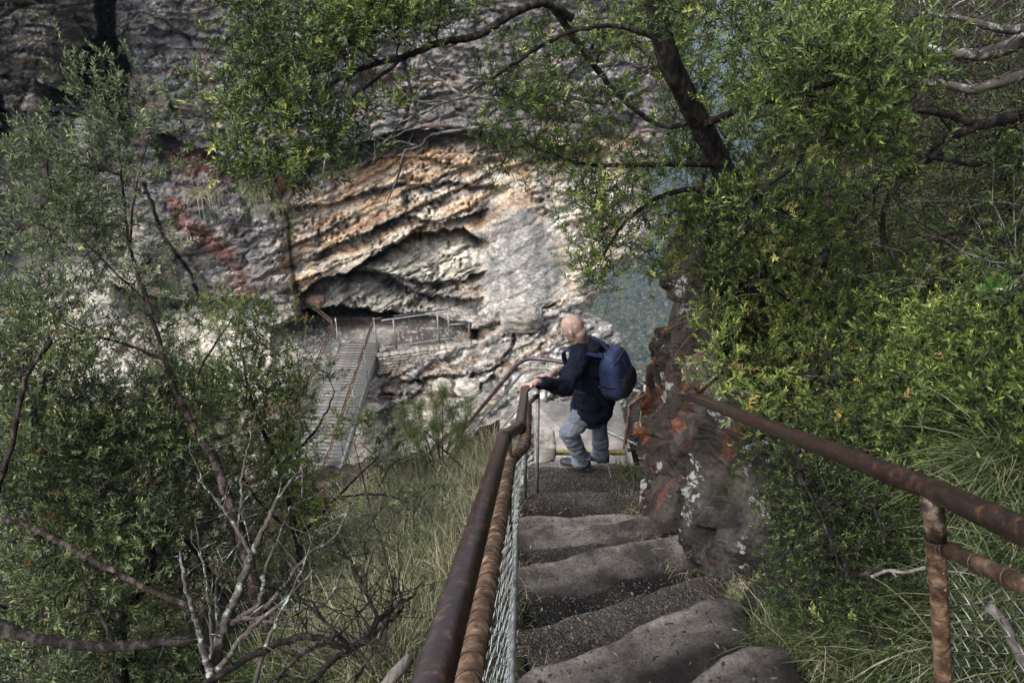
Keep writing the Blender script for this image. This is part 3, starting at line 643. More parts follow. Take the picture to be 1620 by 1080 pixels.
# ---- near left fence
DIR = (Vector((-.035, 2.15, -1.80))-Vector((-.105, .52, -.85)))
A0 = Vector((-.105, .52, -.85))-DIR*.95
RL = [A0, Vector((-.033, 2.15, -1.80)), Vector((.040, 2.52, -2.04)), Vector((.094, 4.02, -2.93)), Vector((.15, 4.18, -2.97))]
fence = empty('handrail_fence', (-.03, 2.15, -2.95), label='brown handrail with wire mesh fence running down the left of the steps', cat='fence')
def kid(o, par): return adopt(o, par)
def mid(P, dx, dz): return [Vector((q.x+dx, q.y, q.z+dz)) for q in P]
b = Buf(); tube(b, fillet(RL[:2]+[Vector((.038, 2.50, -2.03)), Vector((.094, 4.02, -2.93)), Vector((.15, 4.19, -2.99)), Vector((.28, 4.44, -3.135))], .09, 6), .0275, 20)
kid(link('handrail', b.mesh('handrail'), BRN), fence)
for q, dr in ((RL[1], RL[1]-A0), (Vector((.038, 2.50, -2.03)), Vector((.056, 1.52, -.9)))):     # coupling collars
    d_ = dr.normalized(); pp = q-d_*.02; kid(pipe('collar', [pp-d_*.035, pp+d_*.03], .0315, BRN, n=20), fence)
R2 = [q for q in mid(RL[:4], .028, -.125)]
R2[0] = R2[0]+Vector((0, 0, 0)); kid(pipe('middle_rail', R2, .0215, TANP, n=14, fil=.09), fence)
path2 = fillet(R2, .09, 6); L = 0; segs = []
for a_, c_ in zip(path2[:-1], path2[1:]): segs.append((a_, c_, (c_-a_).length)); L += segs[-1][2]
def along(d):
    for a_, c_, l in segs:
        if d <= l: return a_+(c_-a_)*(d/l), (c_-a_).normalized()
        d -= l
    return segs[-1][1], (segs[-1][1]-segs[-1][0]).normalized()
bm_ = Buf(); ang = np.linspace(0, 2*math.pi, 17); tube(bm_, [(math.cos(x)*.0235, math.sin(x)*.0235, .004*math.sin(2*x)) for x in ang], .0019, 5, False)
tie_me = bm_.mesh('tie_wire'); tie_me.materials.append(DWIRE)
d = .7
while d < L-.02:
    pnt, dr = along(d); o = bpy.data.objects.new('tie_wire', tie_me); COL.objects.link(o)
    o.location = pnt; q_ = dr.to_track_quat('Z', 'Y'); o.rotation_euler = (q_ @ Matrix.Rotation(random.uniform(-.25, .25), 4, 'X').to_quaternion() @ Matrix.Rotation(random.uniform(0, 6), 4, 'Z').to_quaternion()).to_euler()
    kid(o, fence); d += random.uniform(.05, .075)
def fence_xy(yv, fr):       # point in the fence sheet at forward distance y, fr 0 top .. 1 bottom
    zt = np.interp(yv, [p_.y for p_ in RL[:4]], [p_.z for p_ in RL[:4]])-.125; xt = np.interp(yv, [p_.y for p_ in RL[:4]], [p_.x for p_ in RL[:4]])+.012
    zb = -1.6-.58*yv+.0; zb = min(zb+.14, zt-.3); xb = -.03+.018*yv
    return Vector((xt+(xb-xt)*fr+.015*math.sin(fr*9+yv*3)*0, yv, zt+(zb-zt)*fr))
y0f, y1f = -.3, 4.02
def PF(u, v): q = fence_xy(y0f+(y1f-y0f)*u, v); return q, Vector((1, 0, .05))
b = Buf(); chain_link(b, PF, 4.3, .86, .055, .0015, 3); o = kid(link('wire_mesh', b.mesh('wire_mesh'), WIREM), fence); tag(o, kind='stuff')
kid(pipe('bottom_rail', [fence_xy(y, 1.0) for y in (-.3, 1, 2, 3, 4.02)], .017, GALV, n=10), fence)
for yv in (.05, 2.13, 4.02):
    q = fence_xy(yv, 0); qb = fence_xy(yv, 1)
    kid(pipe('post', [q+Vector((0, 0, .12)), q+Vector((.0, 0, -.05)), Vector((q.x, q.y, qb.z-.35))], .021 if yv < 4 else .014, TANP if yv < 4 else GALV, n=12), fence)
kid(pipe('post', [Vector((.20, 4.22, -3.05)), Vector((.215, 4.24, -4.4))], .014, GALV, n=12), fence)
kid(pipe('top_bar', [Vector((.094, 4.02, -3.08)), Vector((.20, 4.22, -3.12))], .018, TANP, n=12), fence)
def PF2(u, v):
    a_ = Vector((.10, 4.03, -3.1)); c_ = Vector((.20, 4.23, -3.12)); q = a_.lerp(c_, u); return Vector((q.x, q.y, q.z-v*.98)), Vector((.9, -.4, 0))
b = Buf(); chain_link(b, PF2, .22, .98, .052, .0017, 5); tag(kid(link('wire_mesh', b.mesh('wire_mesh'), WIREM), fence), kind='stuff')

# ---- near right rail
rf_ = empty('bank_handrail', (1.0, 1.17, -2.0), label='brown handrail with tan post and wire mesh against the grassy bank on the right', cat='railing')
B1, B2, B3 = W(1097, 628, 3.8), W(1480, 776, 1.6), W(1625, 843, 1.22); B4 = B3+(B3-B2)*3
kid(pipe('handrail', [B1+Vector((.0,.05,.02)), B1, B2, B3, B4], .0275, BRN, n=20, fil=.045), rf_)
kid(pipe('return_pipe', [W(1172, 560, 3.85), W(1150, 580, 3.82), W(1099, 624, 3.82)], .020, BRN, n=16), rf_)
PT, PB = W(1478, 800, 1.62), W(1494, 1110, 1.98)
kid(pipe('post', [W(1478, 782, 1.6), PT, PB, PB+(PB-PT)*.3], .0215, TANP, n=16), rf_)
for f_ in (.06, .2, .33, .5, .68, .83): 
    o = bpy.data.objects.new('tie_wire', tie_me); COL.objects.link(o); o.location = PT.lerp(PB, f_); o.rotation_euler = (Vector(PB-PT).to_track_quat('Z', 'Y') @ Matrix.Rotation(random.uniform(-.4, .4), 4, 'X').to_quaternion()).to_euler(); kid(o, rf_)
kid(pipe('bracket', [W(1476, 776, 1.63), W(1472, 800, 1.6), W(1479, 822, 1.62), W(1480, 850, 1.64)], .0245, simple('burnt_joint', [(.3, (.02, .018, .022)), (.5, (.06, .035, .024)), (.7, (.25, .2, .15))], 30, .4, [(60, .3, .003)], metal=.4), n=14, fil=.02), rf_)
M1, M2 = W(1486, 862, 1.68), W(1640, 935, 1.36); M3 = M1+(M2-M1)*3
kid(pipe('middle_rail', [M1, M2, M3], .0195, TANP, n=16), rf_)
for f_ in np.arange(.12, 3, .33):
    o = bpy.data.objects.new('tie_wire', tie_me); COL.objects.link(o); o.location = M1.lerp(M2, f_); o.rotation_euler = (Vector(M2-M1).to_track_quat('Z', 'Y') @ Matrix.Rotation(random.uniform(-.3, .3), 4, 'X').to_quaternion()).to_euler(); kid(o, rf_)
dn = (PB-PT).normalized()
def PF3(u, v): q = M1.lerp(M2, u*2.4); return q+dn*(v*.8), Vector((-1, 0, .2))
b = Buf(); chain_link(b, PF3, 1.0, .8, .06, .0018, 7); tag(kid(link('wire_mesh', b.mesh('wire_mesh'), simple('aged_wire', [(.35, (.13, .13, .12)), (.6, (.28, .29, .28)), (.7, (.38, .40, .39))], 25, .6, metal=.2)), rf_), kind='stuff')

# ================================================================== LANDING, GRATE AND ITS RAILS
LZ = -5.5
b = Buf(); box(b, (.86, 6.3, LZ-.1), (1.16, 2.0, .2), bev=.05); tag(link('landing', b.mesh('landing', False), CONC), kind='structure')
gs = empty('metal_grate_step', (.62, 5.1, -4.6), label='steel grate step with a yellow front edge below the last stone step', cat='step')
b = Buf(); box(b, (.70, 5.235, -4.585), (.90, .05, .035), bev=.1); kid(link('yellow_edge', b.mesh('yellow_edge', False), YEL), gs)
for k in range(4):
    b = Buf(); tube(b, [(.27+i*.032, 5.015+.045*k+.022*(1 if i % 2 else -1), -4.575) for i in range(28)], .004, 4); kid(link('grate_bar', b.mesh('grate_bar'), GALV), gs)
b = Buf(); box(b, (.70, 4.99, -4.59), (.9, .012, .04)); kid(link('frame_bar', b.mesh('frame_bar', False), GALV), gs)
for x_ in (.255, 1.155):
    b = Buf(); box(b, (x_, 5.15, -4.63), (.012, .34, .14)); kid(link('frame_side', b.mesh('frame_side', False), GALV), gs)
gs2 = empty('metal_grate_step', (.62, 5.45, -5.1), label='lower steel grate step half hidden behind the man', cat='step')
b = Buf(); box(b, (.70, 5.45, -5.05), (.90, .24, .03), bev=.1); kid(link('tread', b.mesh('tread', False), GALV), gs2)

lr = empty('landing_railing', (.3, 7.3, LZ), label='purple brown pipe railing with wire mesh curving round the landing below the man', cat='railing')
PURP = simple('maroon_pipe', [(.35, (.035, .024, .026)), (.6, (.075, .056, .058)), (.8, (.16, .13, .13))], 8, .35, [(30, .2, .003)], metal=.2)
T0, T1, T2, T3 = Y(706, 712, 7.9), Y(828, 564, 7.35), Y(895, 573, 7.2), Y(1023, 607, 6.25)
kid(pipe('top_rail', [T0, T1, T2, T3, Y(1026, 640, 6.25)], .027, PURP, n=12, fil=.22), lr)
sh = Vector((.0, 0, -.13))
kid(pipe('second_rail', [T0+sh+Vector((.05, 0, 0)), T1+sh+Vector((.06, 0, -.02)), T2+sh, T3+sh], .019, GALV, n=10, fil=.2), lr)
for px, py, yy_, h in ((866, 567, 7.28, .9), (1021, 609, 6.25, 1.0), (730, 683, 7.8, .8), (960, 590, 6.75, 1.0)):
    q = Y(px, py, yy_); kid(pipe('post', [q, q-Vector((0, 0, h))], .018, GALV, n=10), lr)
lowr_ = [T0-Vector((0, 0, .8)), T1-Vector((0, 0, .75)), T2-Vector((0, 0, .78)), T3-Vector((0, 0, .9))]
kid(pipe('bottom_rail', lowr_, .015, GALV, n=8, fil=.2), lr)
top_ = fillet([T0, T1, T2, T3], .22, 6); bot_ = fillet(lowr_, .22, 6)
cum = np.r_[0, np.cumsum([(c_-a_).length for a_, c_ in zip(top_[:-1], top_[1:])])]
def PL(u, v):
    s_ = u*cum[-1]; i = min(np.searchsorted(cum, s_, 'right')-1, len(top_)-2); f = (s_-cum[i])/(cum[i+1]-cum[i])
    return (top_[i].lerp(top_[i+1], f)).lerp(bot_[i].lerp(bot_[i+1], f), .14+.86*v), Vector((.3, -.9, 0))
b = Buf(); chain_link(b, PL, cum[-1], .75, .055, .0019, 9); tag(kid(link('wire_mesh', b.mesh('wire_mesh'), WIREM), lr), kind='stuff')

gp = empty('mesh_gate', (1.3, 6.0, LZ), label='small wire mesh gate panel with tan pipe frame right of the man', cat='gate')
g = [Y(997, 642, 6.1), Y(1017, 617, 6.2), Y(1016, 711, 6.2), Y(987, 712, 6.0)]
kid(pipe('frame', [g[0].lerp(g[1], .5), g[0], g[3], g[2], g[1], g[0].lerp(g[1], .5)], .02, TANP, n=10, fil=.06), gp)
kid(pipe('top_bar', [Y(993, 643, 6.05), Y(1022, 622, 6.2)], .018, TANP, n=10), gp)
def PG(u, v): return g[0].lerp(g[1], u).lerp(g[3].lerp(g[2], u), v), Vector((-.6, -.8, 0))
b = Buf(); chain_link(b, PG, .28, .7, .05, .0019, 10); tag(kid(link('wire_mesh', b.mesh('wire_mesh'), WIREM), gp), kind='stuff')
v_, f_ = blob(Y(862, 706, 5.1), .15, 301, 4, (.7, .8, .95), .3, 1.7, .6); b = Buf(); b.add(v_, f_)
tag(link('stone_block', b.mesh('stone_block'), STONE), 'rough pale stone block at the foot of the fence beside the grate step', 'stone')

# ================================================================== FOOTBRIDGE
BZ = -11.0
br_ = empty('footbridge', (-4.6, 14, BZ), label='long plank footbridge with wire mesh sides leading to the rock overhang', cat='bridge')
bx0, bx1, by0, by1 = -5.15, -4.07, 8.6, 17.55
pb = Buf(); box(pb, (0, 0, 0), (bx1-bx0, .128, .04), bev=.08); plank = pb.mesh('deck_plank', False); plank.materials.append(DECK)
yv = by0
while yv < by1:
    o = bpy.data.objects.new('deck_plank', plank); COL.objects.link(o); o.location = ((bx0+bx1)/2+random.uniform(-.012, .012), yv, BZ-.02+random.uniform(-.003, .003)); kid(o, br_); yv += .143
for x_ in (bx0-.03, bx1+.03):
    b = Buf(); box(b, (x_, (by0+by1)/2, BZ-.14), (.05, by1-by0, .26)); kid(link('side_beam', b.mesh('side_beam', False), GALV), br_)
RUST = simple('rusty_top_rail', [(.35, (.04, .025, .02)), (.6, (.10, .065, .05)), (.8, (.25, .21, .18))], 3, .5, metal=.2)
hz = BZ+1.0
C0 = Vector((bx1+.02, 17.2, hz)); C1 = Y(705, 502, 17.55)
C1.z = hz+.02
kid(pipe('top_rail', [Vector((bx1+.02, by0, hz)), C0, C0+Vector((.25, .12, 0))], .024, RUST, n=10, fil=.25), br_)
kid(pipe('top_rail', [Vector((bx0-.02, by0, hz)), Vector((bx0-.02, 17.1, hz)), Vector((bx0-.9, 18.1, hz+.02))], .024, RUST, n=10, fil=.3), br_)
kid(pipe('second_rail', [Vector((bx1+.02, by0, hz-.12)), C0-Vector((0, 0, .12))], .018, TANP, n=8), br_)
kid(pipe('second_rail', [Vector((bx0-.02, by0, hz-.12)), Vector((bx0-.02, 17.1, hz-.12)), Vector((bx0-.9, 18.1, hz-.1))], .018, TANP, n=8, fil=.3), br_)
for x_ in (bx0-.02, bx1+.02):
    for yv in np.arange(9.2, 17.6, 1.62):
        kid(pipe('post', [(x_, yv, hz), (x_, yv, BZ-.2)], .02, GALV, n=8), br_)
        s_ = 1 if x_ > -4.5 else -1
        kid(pipe('brace', [(x_, yv, hz-.35), (x_+s_*.12, yv+.02, BZ-.25)], .012, GALV, n=6), br_)
    def PB_(u, v, x_=x_): return Vector((x_, by0+(17.15-by0)*u, hz-.1-v*.92)), Vector((1, 0, 0))
    b = Buf(); chain_link(b, PB_, 8.5, .92, .08, .0030, 12); tag(kid(link('wire_mesh', b.mesh('wire_mesh'), WIREM), br_), kind='stuff')
# path fence on the dry stone wall
pf = empty('path_fence', (-2.6, 17.3, BZ), label='grey pipe fence with wire mesh on the low stone wall under the overhang', cat='fence')
PTS = [Y(604, 513, 17.15), Y(622, 505, 17.25), Y(692, 500, 17.6), Y(709, 500, 17.68), Y(742, 514, 17.75)]
PTS = [Vector((q.x, q.y, hz)) for q in PTS[:4]]+[Vector((PTS[4].x, 17.75, hz-.12))]
kid(pipe('top_rail', PTS[:4], .022, GALV, n=8, fil=.1), pf); kid(pipe('cross_bar', [PTS[3]+Vector((0, 0, -.45)), PTS[4]+Vector((0, 0, -.33))], .02, GALV, n=8), pf)
kid(pipe('maroon_bar', [PTS[1]+Vector((0, .05, .06)), PTS[3]+Vector((0, .05, .05))], .018, PURP, n=8), pf)
kid(pipe('bottom_rail', [Vector((q.x, q.y, BZ+.07)) for q in PTS], .018, GALV, n=8), pf)
for q in PTS[1:]: kid(pipe('post', [q, Vector((q.x, q.y, BZ-.05))], .026, GALV, n=8), pf)
def PP(u, v): q = PTS[0].lerp(PTS[3], u); return Vector((q.x, q.y, hz-v*.93)), Vector((0, -1, 0))
b = Buf(); chain_link(b, PP, 2.0, .93, .075, .0026, 13); tag(kid(link('wire_mesh', b.mesh('wire_mesh'), WIREM), pf), kind='stuff')
wl = empty('dry_stone_wall', (-2.6, 17.1, BZ-.5), label='low wall of thin grey stones holding up the path beside the footbridge', cat='wall')
smesh = []
for k in range(8):
    sb = Buf(); box(sb, (0, 0, 0), (.2, .16, .088), jit=.006, bev=.3, rr=0); me = sb.mesh('stone', False); me.materials.append(STONE); smesh.append(me)
Wa, Wb = Vector((-3.95, 16.92, 0)), Vector((-1.25, 17.62, 0)); wd = (Wb-Wa); wlen = wd.length; wd.normalize()
for r_ in range(7):
    xx = random.uniform(-.1, 0); 
    while xx < wlen*(1-.06*max(0, r_-2)):
        l = random.uniform(.13, .30); o = bpy.data.objects.new('stone', random.choice(smesh)); COL.objects.link(o)
        q = Wa+wd*(xx+l/2); o.location = (q.x, q.y+random.uniform(-.02, .02), BZ-.02-.047-r_*.095+random.uniform(-.006, .006)); o.scale = (l/.2*.97, 1, random.uniform(.9, 1.02)); o.rotation_euler = (0, random.uniform(-.03, .03), math.atan2(wd.y, wd.x)); kid(o, wl); xx += l
# loose rocks on the far side
for k, (px, py, r_, dy, sq, lb) in enumerate([
 (141, 207, .30, -.5, (.9, .8, 1.1), 'pale angular rock on the ledge below the dark cleft'), (137, 240, .36, -.6, (1, .9, .8), 'bluish grey rock just below the pale one under the dark cleft'), (186, 212, .2, -.4, (1.1, .8, .7), 'small whitish rock right of the dark cleft'),
 (826, 503, .40, -.3, (1.5, 1, .8), 'white cracked boulder above the landing railing, left of the man'), (702, 612, .24, -.3, (1.2, .9, .9), 'pale round rock on the slope right of the footbridge'), (740, 614, .26, -.3, (1.3, .9, .9), 'white flat rock beside the dark bush right of the footbridge'),
 (672, 632, .24, -.2, (1.2, .9, .8), 'grey rock just above the dry bush by the footbridge'), (612, 600, .3, -.3, (1.5, .9, .7), 'brown grey rock against the footbridge side'), (690, 655, .26, -.2, (1.3, .9, .8), 'small buff rock low on the slope behind the needle bush'),
 (500, 475, .22, -.3, (1.3, 1, .8), 'small grey rock at the left lip of the overhang')]):
    yy_ = cliffY(px, py)+dy*.3; v_, f_ = blob(Y(px, py, yy_), r_*1.0, 400+k, 4, sq, .32, 1.8, .3); b = Buf(); b.add(v_, f_)
    tag(link('rock', b.mesh('rock'), STONE if k != 9 else CL), lb, 'rock', 'loose rocks on the far side of the gully')
    if k == 9:
        me = bpy.data.objects['rock.009'].data if 'rock.009' in bpy.data.objects else None
        if me: at = me.attributes.new('tone', 'FLOAT_COLOR', 'POINT'); at.data.foreach_set('color', np.tile([.20, .13, .10, 1.], len(me.vertices)).astype(np.float32))
# ================================================================== THE MAN
def fuse(name, b, voxel, it, mat, parent=None, disp=None):
    me = b.mesh('tmp'); o = bpy.data.objects.new('tmp', me); COL.objects.link(o)
    r = o.modifiers.new('r', 'REMESH'); r.mode = 'VOXEL'; r.voxel_size = voxel
    s_ = o.modifiers.new('s', 'SMOOTH'); s_.iterations = it; s_.factor = .5
    dg = bpy.context.evaluated_depsgraph_get(); m2 = bpy.data.meshes.new_from_object(o.evaluated_get(dg))
    bpy.data.objects.remove(o); m2.name = name; m2.materials.clear()
    n = len(m2.vertices); V = np.zeros(n*3, np.float32); m2.vertices.foreach_get('co', V); V = V.reshape(-1, 3)
    if disp is not None:
        Nn = np.zeros(n*3, np.float32); m2.vertices.foreach_get('normal', Nn); Nn = Nn.reshape(-1, 3)
        V = V+Nn*disp(V)[:, None]; m2.vertices.foreach_set('co', V.astype(np.float32).ravel())
    m2.polygons.foreach_set('use_smooth', np.ones(len(m2.polygons), bool)); m2.update()
    return link(name, m2, mat, parent)
_bm = bmesh.new(); bmesh.ops.create_icosphere(_bm, subdivisions=2, radius=1)
SV = np.array([v.co[:] for v in _bm.verts]); SF = np.array([[v.index for v in f.verts] for f in _bm.faces]); _bm.free()
def ell(b, c, r, M=None):
    V = SV*np.asarray(r, float)
    if M is not None: V = V @ np.asarray(M).T
    b.add(V+np.asarray(c, float), SF)
def limb(b, P, rr, M=None):
    P = [np.array(p, float) for p in P]; rr = [np.broadcast_to(np.asarray(r, float), (3,)) for r in rr]
    for i in range(len(P)-1):
        l = np.linalg.norm(P[i+1]-P[i]); n = max(2, int(l/(min(rr[i].min(), rr[i+1].min())*.3)))
        for k in range(n+1): t_ = k/n; ell(b, P[i]*(1-t_)+P[i+1]*t_, rr[i]*(1-t_)+rr[i+1]*t_, M)
SKIN = simple('skin', [(.3, (.36, .225, .175)), (.6, (.50, .35, .285))], 18, .5, [(120, .15, .001)])
CLOTH = simple('navy_fabric', [(.3, (.004, .006, .014)), (.7, (.008, .011, .024))], 30, .9, [(6, .5, .02), (200, .2, .001)], spec=.2)
TROU = simple('grey_trousers', [(.3, (.12, .138, .165)), (.7, (.19, .212, .245))], 12, .85, [(9, .8, .03), (220, .2, .001)], spec=.2)
SHOE = simple('dark_shoe', [(.3, (.015, .016, .022)), (.7, (.04, .043, .055))], 30, .6, [(60, .3, .003)])
PACK = simple('blue_pack_fabric', [(.3, (.014, .023, .06)), (.7, (.026, .04, .095))], 14, .65, [(9, .5, .015), (250, .2, .001)], spec=.3)
PACKD = simple('dark_pack_fabric', [(.3, (.004, .005, .012)), (.7, (.009, .011, .022))], 14, .7, [(9, .5, .012)], spec=.3)
a3 = lambda v: np.array(v[:], float)
fw = np.array([-.86, .5, 0.]); fw /= np.linalg.norm(fw); lf = np.array([-fw[1], fw[0], 0.]); up = np.array([0, 0, 1.])
pel, wst, chs, uch, nek = [a3(Y(*q)) for q in ((938, 632, 4.93), (940, 603, 4.90), (934, 572, 4.85), (926, 553, 4.82), (917, 538, 4.80))]
MT = np.stack([fw, lf, up], 1)
hc = a3(Y(906, 519, 4.75)); hf = np.array([-.80, .30, -.58]); hf /= np.linalg.norm(hf)
hu = np.array([-.42, .0, .85]); hu -= hf*hu.dot(hf); hu /= np.linalg.norm(hu); hl = np.cross(hu, hf); MH = np.stack([hf, hl, hu], 1)
H = lambda x, y, z: hc+MH @ np.array([x, y, z])
shL, shR = a3(Y(915, 562, 4.66)), a3(Y(945, 556, 4.98))
elL, elR = np.array([.42, 4.42, -3.20]), np.array([.50, 4.78, -3.28])
wrL, wrR = np.array([.185, 4.15, -2.945]), np.array([.33, 4.50, -3.10])
b = Buf()
ell(b, H(-.012, 0, .028), (.098, .079, .092), MH); ell(b, H(.01, 0, .0), (.09, .074, .09), MH); ell(b, H(.04, 0, -.045), (.058, .056, .07), MH); ell(b, H(.066, 0, -.088), (.028, .03, .022), MH)
ell(b, H(.088, 0, .018), (.014, .05, .012), MH); limb(b, [H(.096, 0, .01), H(.115, 0, -.022)], [.009, .014]); ell(b, H(.09, 0, -.058), (.014, .026, .010), MH)
for s_ in (-1, 1):
    limb(b, [H(-.004, s_*.078, -.036), H(-.010, s_*.088, -.018), H(-.018, s_*.093, .006), H(-.010, s_*.092, .022), H(.004, s_*.082, .016)], [.008, .008, .009, .008, .006]); ell(b, H(-.004, s_*.080, -.006), (.014, .008, .02), MH); ell(b, H(.06, s_*.036, -.03), (.024, .02, .022), MH)
limb(b, [H(-.03, 0, -.05), nek, uch], [.064, .066, .08])
limb(b, [uch, chs, wst, pel], [(.1, .16, .08), (.11, .16, .1), (.1, .14, .1), (.1, .15, .1)], MT)
limb(b, [shL, elL, wrL], [.05, .04, .028]); limb(b, [shR, elR, wrR], [.05, .04, .028]); limb(b, [shL, uch, shR], [.05, .07, .05])
hipL, hipR = pel+lf*.09-up*.03, pel-lf*.09-up*.03
knL, knR = a3(Y(899, 684, 4.74)), a3(Y(948, 676, 5.0)); anL, anR = a3(Y(921, 724, 4.84)), a3(Y(951, 714, 5.06))
limb(b, [hipL, knL, anL], [.08, .055, .042]); limb(b, [hipR, knR, anR], [.08, .055, .042])
ftL = np.array([-.95, .25, 0.]); ftL /= np.linalg.norm(ftL)
for an in (anL, anR): limb(b, [an, an+ftL*.05-up*.065], [.03, .02])
rd = np.array([.056, 1.52, -.9]); rd /= np.linalg.norm(rd)
def hand(b, wr, c, across, out, dn, s=1.):
    """palm at c on a rail running along 'across'; fingers leave along 'out' and curl down"""
    limb(b, [wr, c-out*.03], [(.026, .026, .026), (.028, .034, .02)])
    M_ = np.stack([out, across, np.cross(out, across)], 1); ell(b, c, (.045, .041, .017), M_)
    for k, (o_, l_) in enumerate(((-.031, .9), (-.0105, 1.03), (.0105, 1.0), (.031, .8))):
        k0 = c+across*o_+out*.030; k1 = k0+out*.030*l_+dn*.008; k2 = k1+out*.013*l_+dn*.024*l_; k3 = k2-out*.010+dn*.020*l_
        limb(b, [c+across*o_*.7, k0, k1, k2, k3], [.0105, .0100, .0088, .0082, .0072])
    t0 = c-across*.030-out*.02; limb(b, [t0, t0-across*.020+dn*.014, t0-across*.026+out*.02+dn*.03], [.013, .0105, .0085])
cL = np.array([.125, 4.10, -2.932]); outL = np.array([-.96, -.10, .0]); outL -= rd*outL.dot(rd); outL /= np.linalg.norm(outL)
hand(b, wrL, cL, rd, outL, np.array([0, -.25, -.97]))
r2 = np.array([.13, .25, -.145]); r2 /= np.linalg.norm(r2); outR = np.array([-.9, .2, 0]); outR -= r2*outR.dot(r2); outR /= np.linalg.norm(outR)
hand(b, wrR, np.array([.255, 4.40, -3.07]), r2, outR, np.array([0, -.1, -.99]))
man = fuse('person', b, .0062, 3, SKIN); man.data.update()
tag(man, 'bald man in dark navy jacket and grey trousers stepping down, both hands on the rail', 'person')
# stubble, eyes, glasses
HAIR = simple('grey_stubble', [(.3, (.34, .24, .20)), (.7, (.44, .31, .26))], 60, .8, [(200, .3, .002)])
for s_ in (-1, 1):
    b = Buf(); ell(b, H(.0785, s_*.031, .0), (.0125, .0125, .0125), MH); link('eye', b.mesh('eye'), simple('eye_white', [(.4, g3(.6)), (.6, g3(.7))], 3, .3) if s_ < 0 else bpy.data.materials['eye_white'], man)
gl = Buf()
for s_ in (-1, 1):
    pts = [H(.105, s_*.034+.023*math.cos(t_), .0+.017*math.sin(t_)) for t_ in np.linspace(0, 2*math.pi, 17)]; tube(gl, pts, .0017, 5, False)
    tube(gl, [H(.103, s_*.056, .006), H(.05, s_*.079, .008), H(-.005, s_*.090, .014), H(-.03, s_*.086, -.006)], .0018, 5)
tube(gl, [H(.107, -.011, .004), H(.11, 0, .007), H(.107, .011, .004)], .0015, 5)
link('glasses', gl.mesh('glasses'), DWIRE, man)
# jacket
b = Buf(); hem = pel-up*.17+fw*.0
limb(b, [uch, chs, wst, pel, hem], [(.135, .20, .09), (.17, .23, .11), (.185, .235, .11), (.195, .245, .10), (.19, .235, .045)], MT)
limb(b, [uch+up*.02, nek-up*.035-fw*.01], [(.10, .14, .06), (.085, .095, .03)], MT)
limb(b, [shL-lf*.03, elL, wrL*.86+elL*.14], [.095, .075, .047]); limb(b, [shR+lf*.03, elR, wrR*.8+elR*.2], [.085, .063, .042]); limb(b, [shL-lf*.02, uch, shR+lf*.02], [.085, .11, .085])
# hood folded on the shoulders
hb_ = nek-fw*.075+up*.005
for k in range(13):
    t_ = k/12*2-1; a_ = t_*1.9; c_ = nek-fw*math.cos(a_)*.088+lf*math.sin(a_)*.10-up*(.012+.045*(1-math.cos(a_))*.5-.0*t_); ell(b, c_, (.036, .036, .030+.006*math.cos(a_*3)), MT)
ell(b, hb_-fw*.05-up*.03, (.07, .10, .05), MT)
def fold(V):
    d = (V-uch); along_ = V[:, 2]
    return (fbm(V[:, 0]*5, V[:, 1]*5, V[:, 2]*13, 4, 501)*.02+(1-np.abs(fbm(V[:, 0]*7+V[:, 2]*5, V[:, 1]*7, V[:, 2]*9, 3, 502)*2))**3*-.013)
fuse('jacket', b, .0085, 4, CLOTH, man, fold)
b = Buf()
for hp, kn, an in ((hipL, knL, anL), (hipR, knR, anR)):
    kf = kn-fw*.0
    limb(b, [hp, hp*.45+kf*.55, kf, kf*.45+an*.55, an+up*.01, an-up*.045+ftL*.01], [.118, .100, .080, .078, .075, .082])
limb(b, [hipL, hipR], [.115, .115])
def fold2(V):
    z = V[:, 2]
    return fbm(V[:, 0]*6, V[:, 1]*6, z*20, 4, 511)*.016+(1-np.abs(fbm(V[:, 0]*6+z*4, V[:, 1]*6, z*16, 3, 512)*2))**3*.013-.003
fuse('trousers', b, .008, 3, TROU, man, fold2)
for an, dz in ((anL, 0), (anR, 0)):
    b = Buf(); Ms = np.stack([ftL, np.array([-ftL[1], ftL[0], 0]), up], 1); z0 = an-up*.075
    limb(b, [z0-ftL*.05+up*.01, z0+ftL*.06, z0+ftL*.15, z0+ftL*.185], [(.04, .042, .045), (.045, .045, .04), (.04, .048, .03), (.03, .036, .022)], Ms)
    sh_ = fuse('shoe', b, .007, 3, SHOE, man)
    b = Buf(); limb(b, [z0-ftL*.055-up*.03, z0+ftL*.06-up*.032, z0+ftL*.17-up*.03], [(.04, .042, .012), (.04, .042, .012), (.04, .047, .012)], Ms)
    fuse('sole', b, .007, 1, DWIRE, sh_)
# backpack (lifted by the straps, a thing of its own)
U = nek-pel; U /= np.linalg.norm(U); Bk = -(fw-U*fw.dot(U)); Bk /= np.linalg.norm(Bk); Lt = np.cross(Bk, U)
MB_ = np.stack([Bk, Lt, U], 1); pc = chs+Bk*.225-U*.04
def pack_shape(r, flat, c, taper=.25, seed=1, sub=5):
    v_, f_ = blob((0, 0, 0), 1, seed, sub, (1, 1, 1), .035, 2.2, flat); v_[:, :2] *= (1-taper*np.clip(v_[:, 2:3], -1, 1)*.6-taper*.3*np.clip(v_[:, 2:3], 0, 1)**2)
    v_ = v_*np.asarray(r); v_ = v_+fbm(v_[:, 0]*8, v_[:, 1]*8, v_[:, 2]*14, 3, seed+9)[:, None]*.006
    return v_ @ MB_.T+c, f_
b = Buf(); b.add(*pack_shape((.108, .15, .24), .48, pc, .3, 601)); bp = link('backpack', b.mesh('backpack'), PACK)
tag(bp, 'navy blue backpack worn on the back of the bald man', 'backpack')
b = Buf(); b.add(*pack_shape((.075, .135, .12), .45, pc+Bk*.07-U*.10, .1, 602, 4)); link('front_pocket', b.mesh('front_pocket'), PACKD, bp)
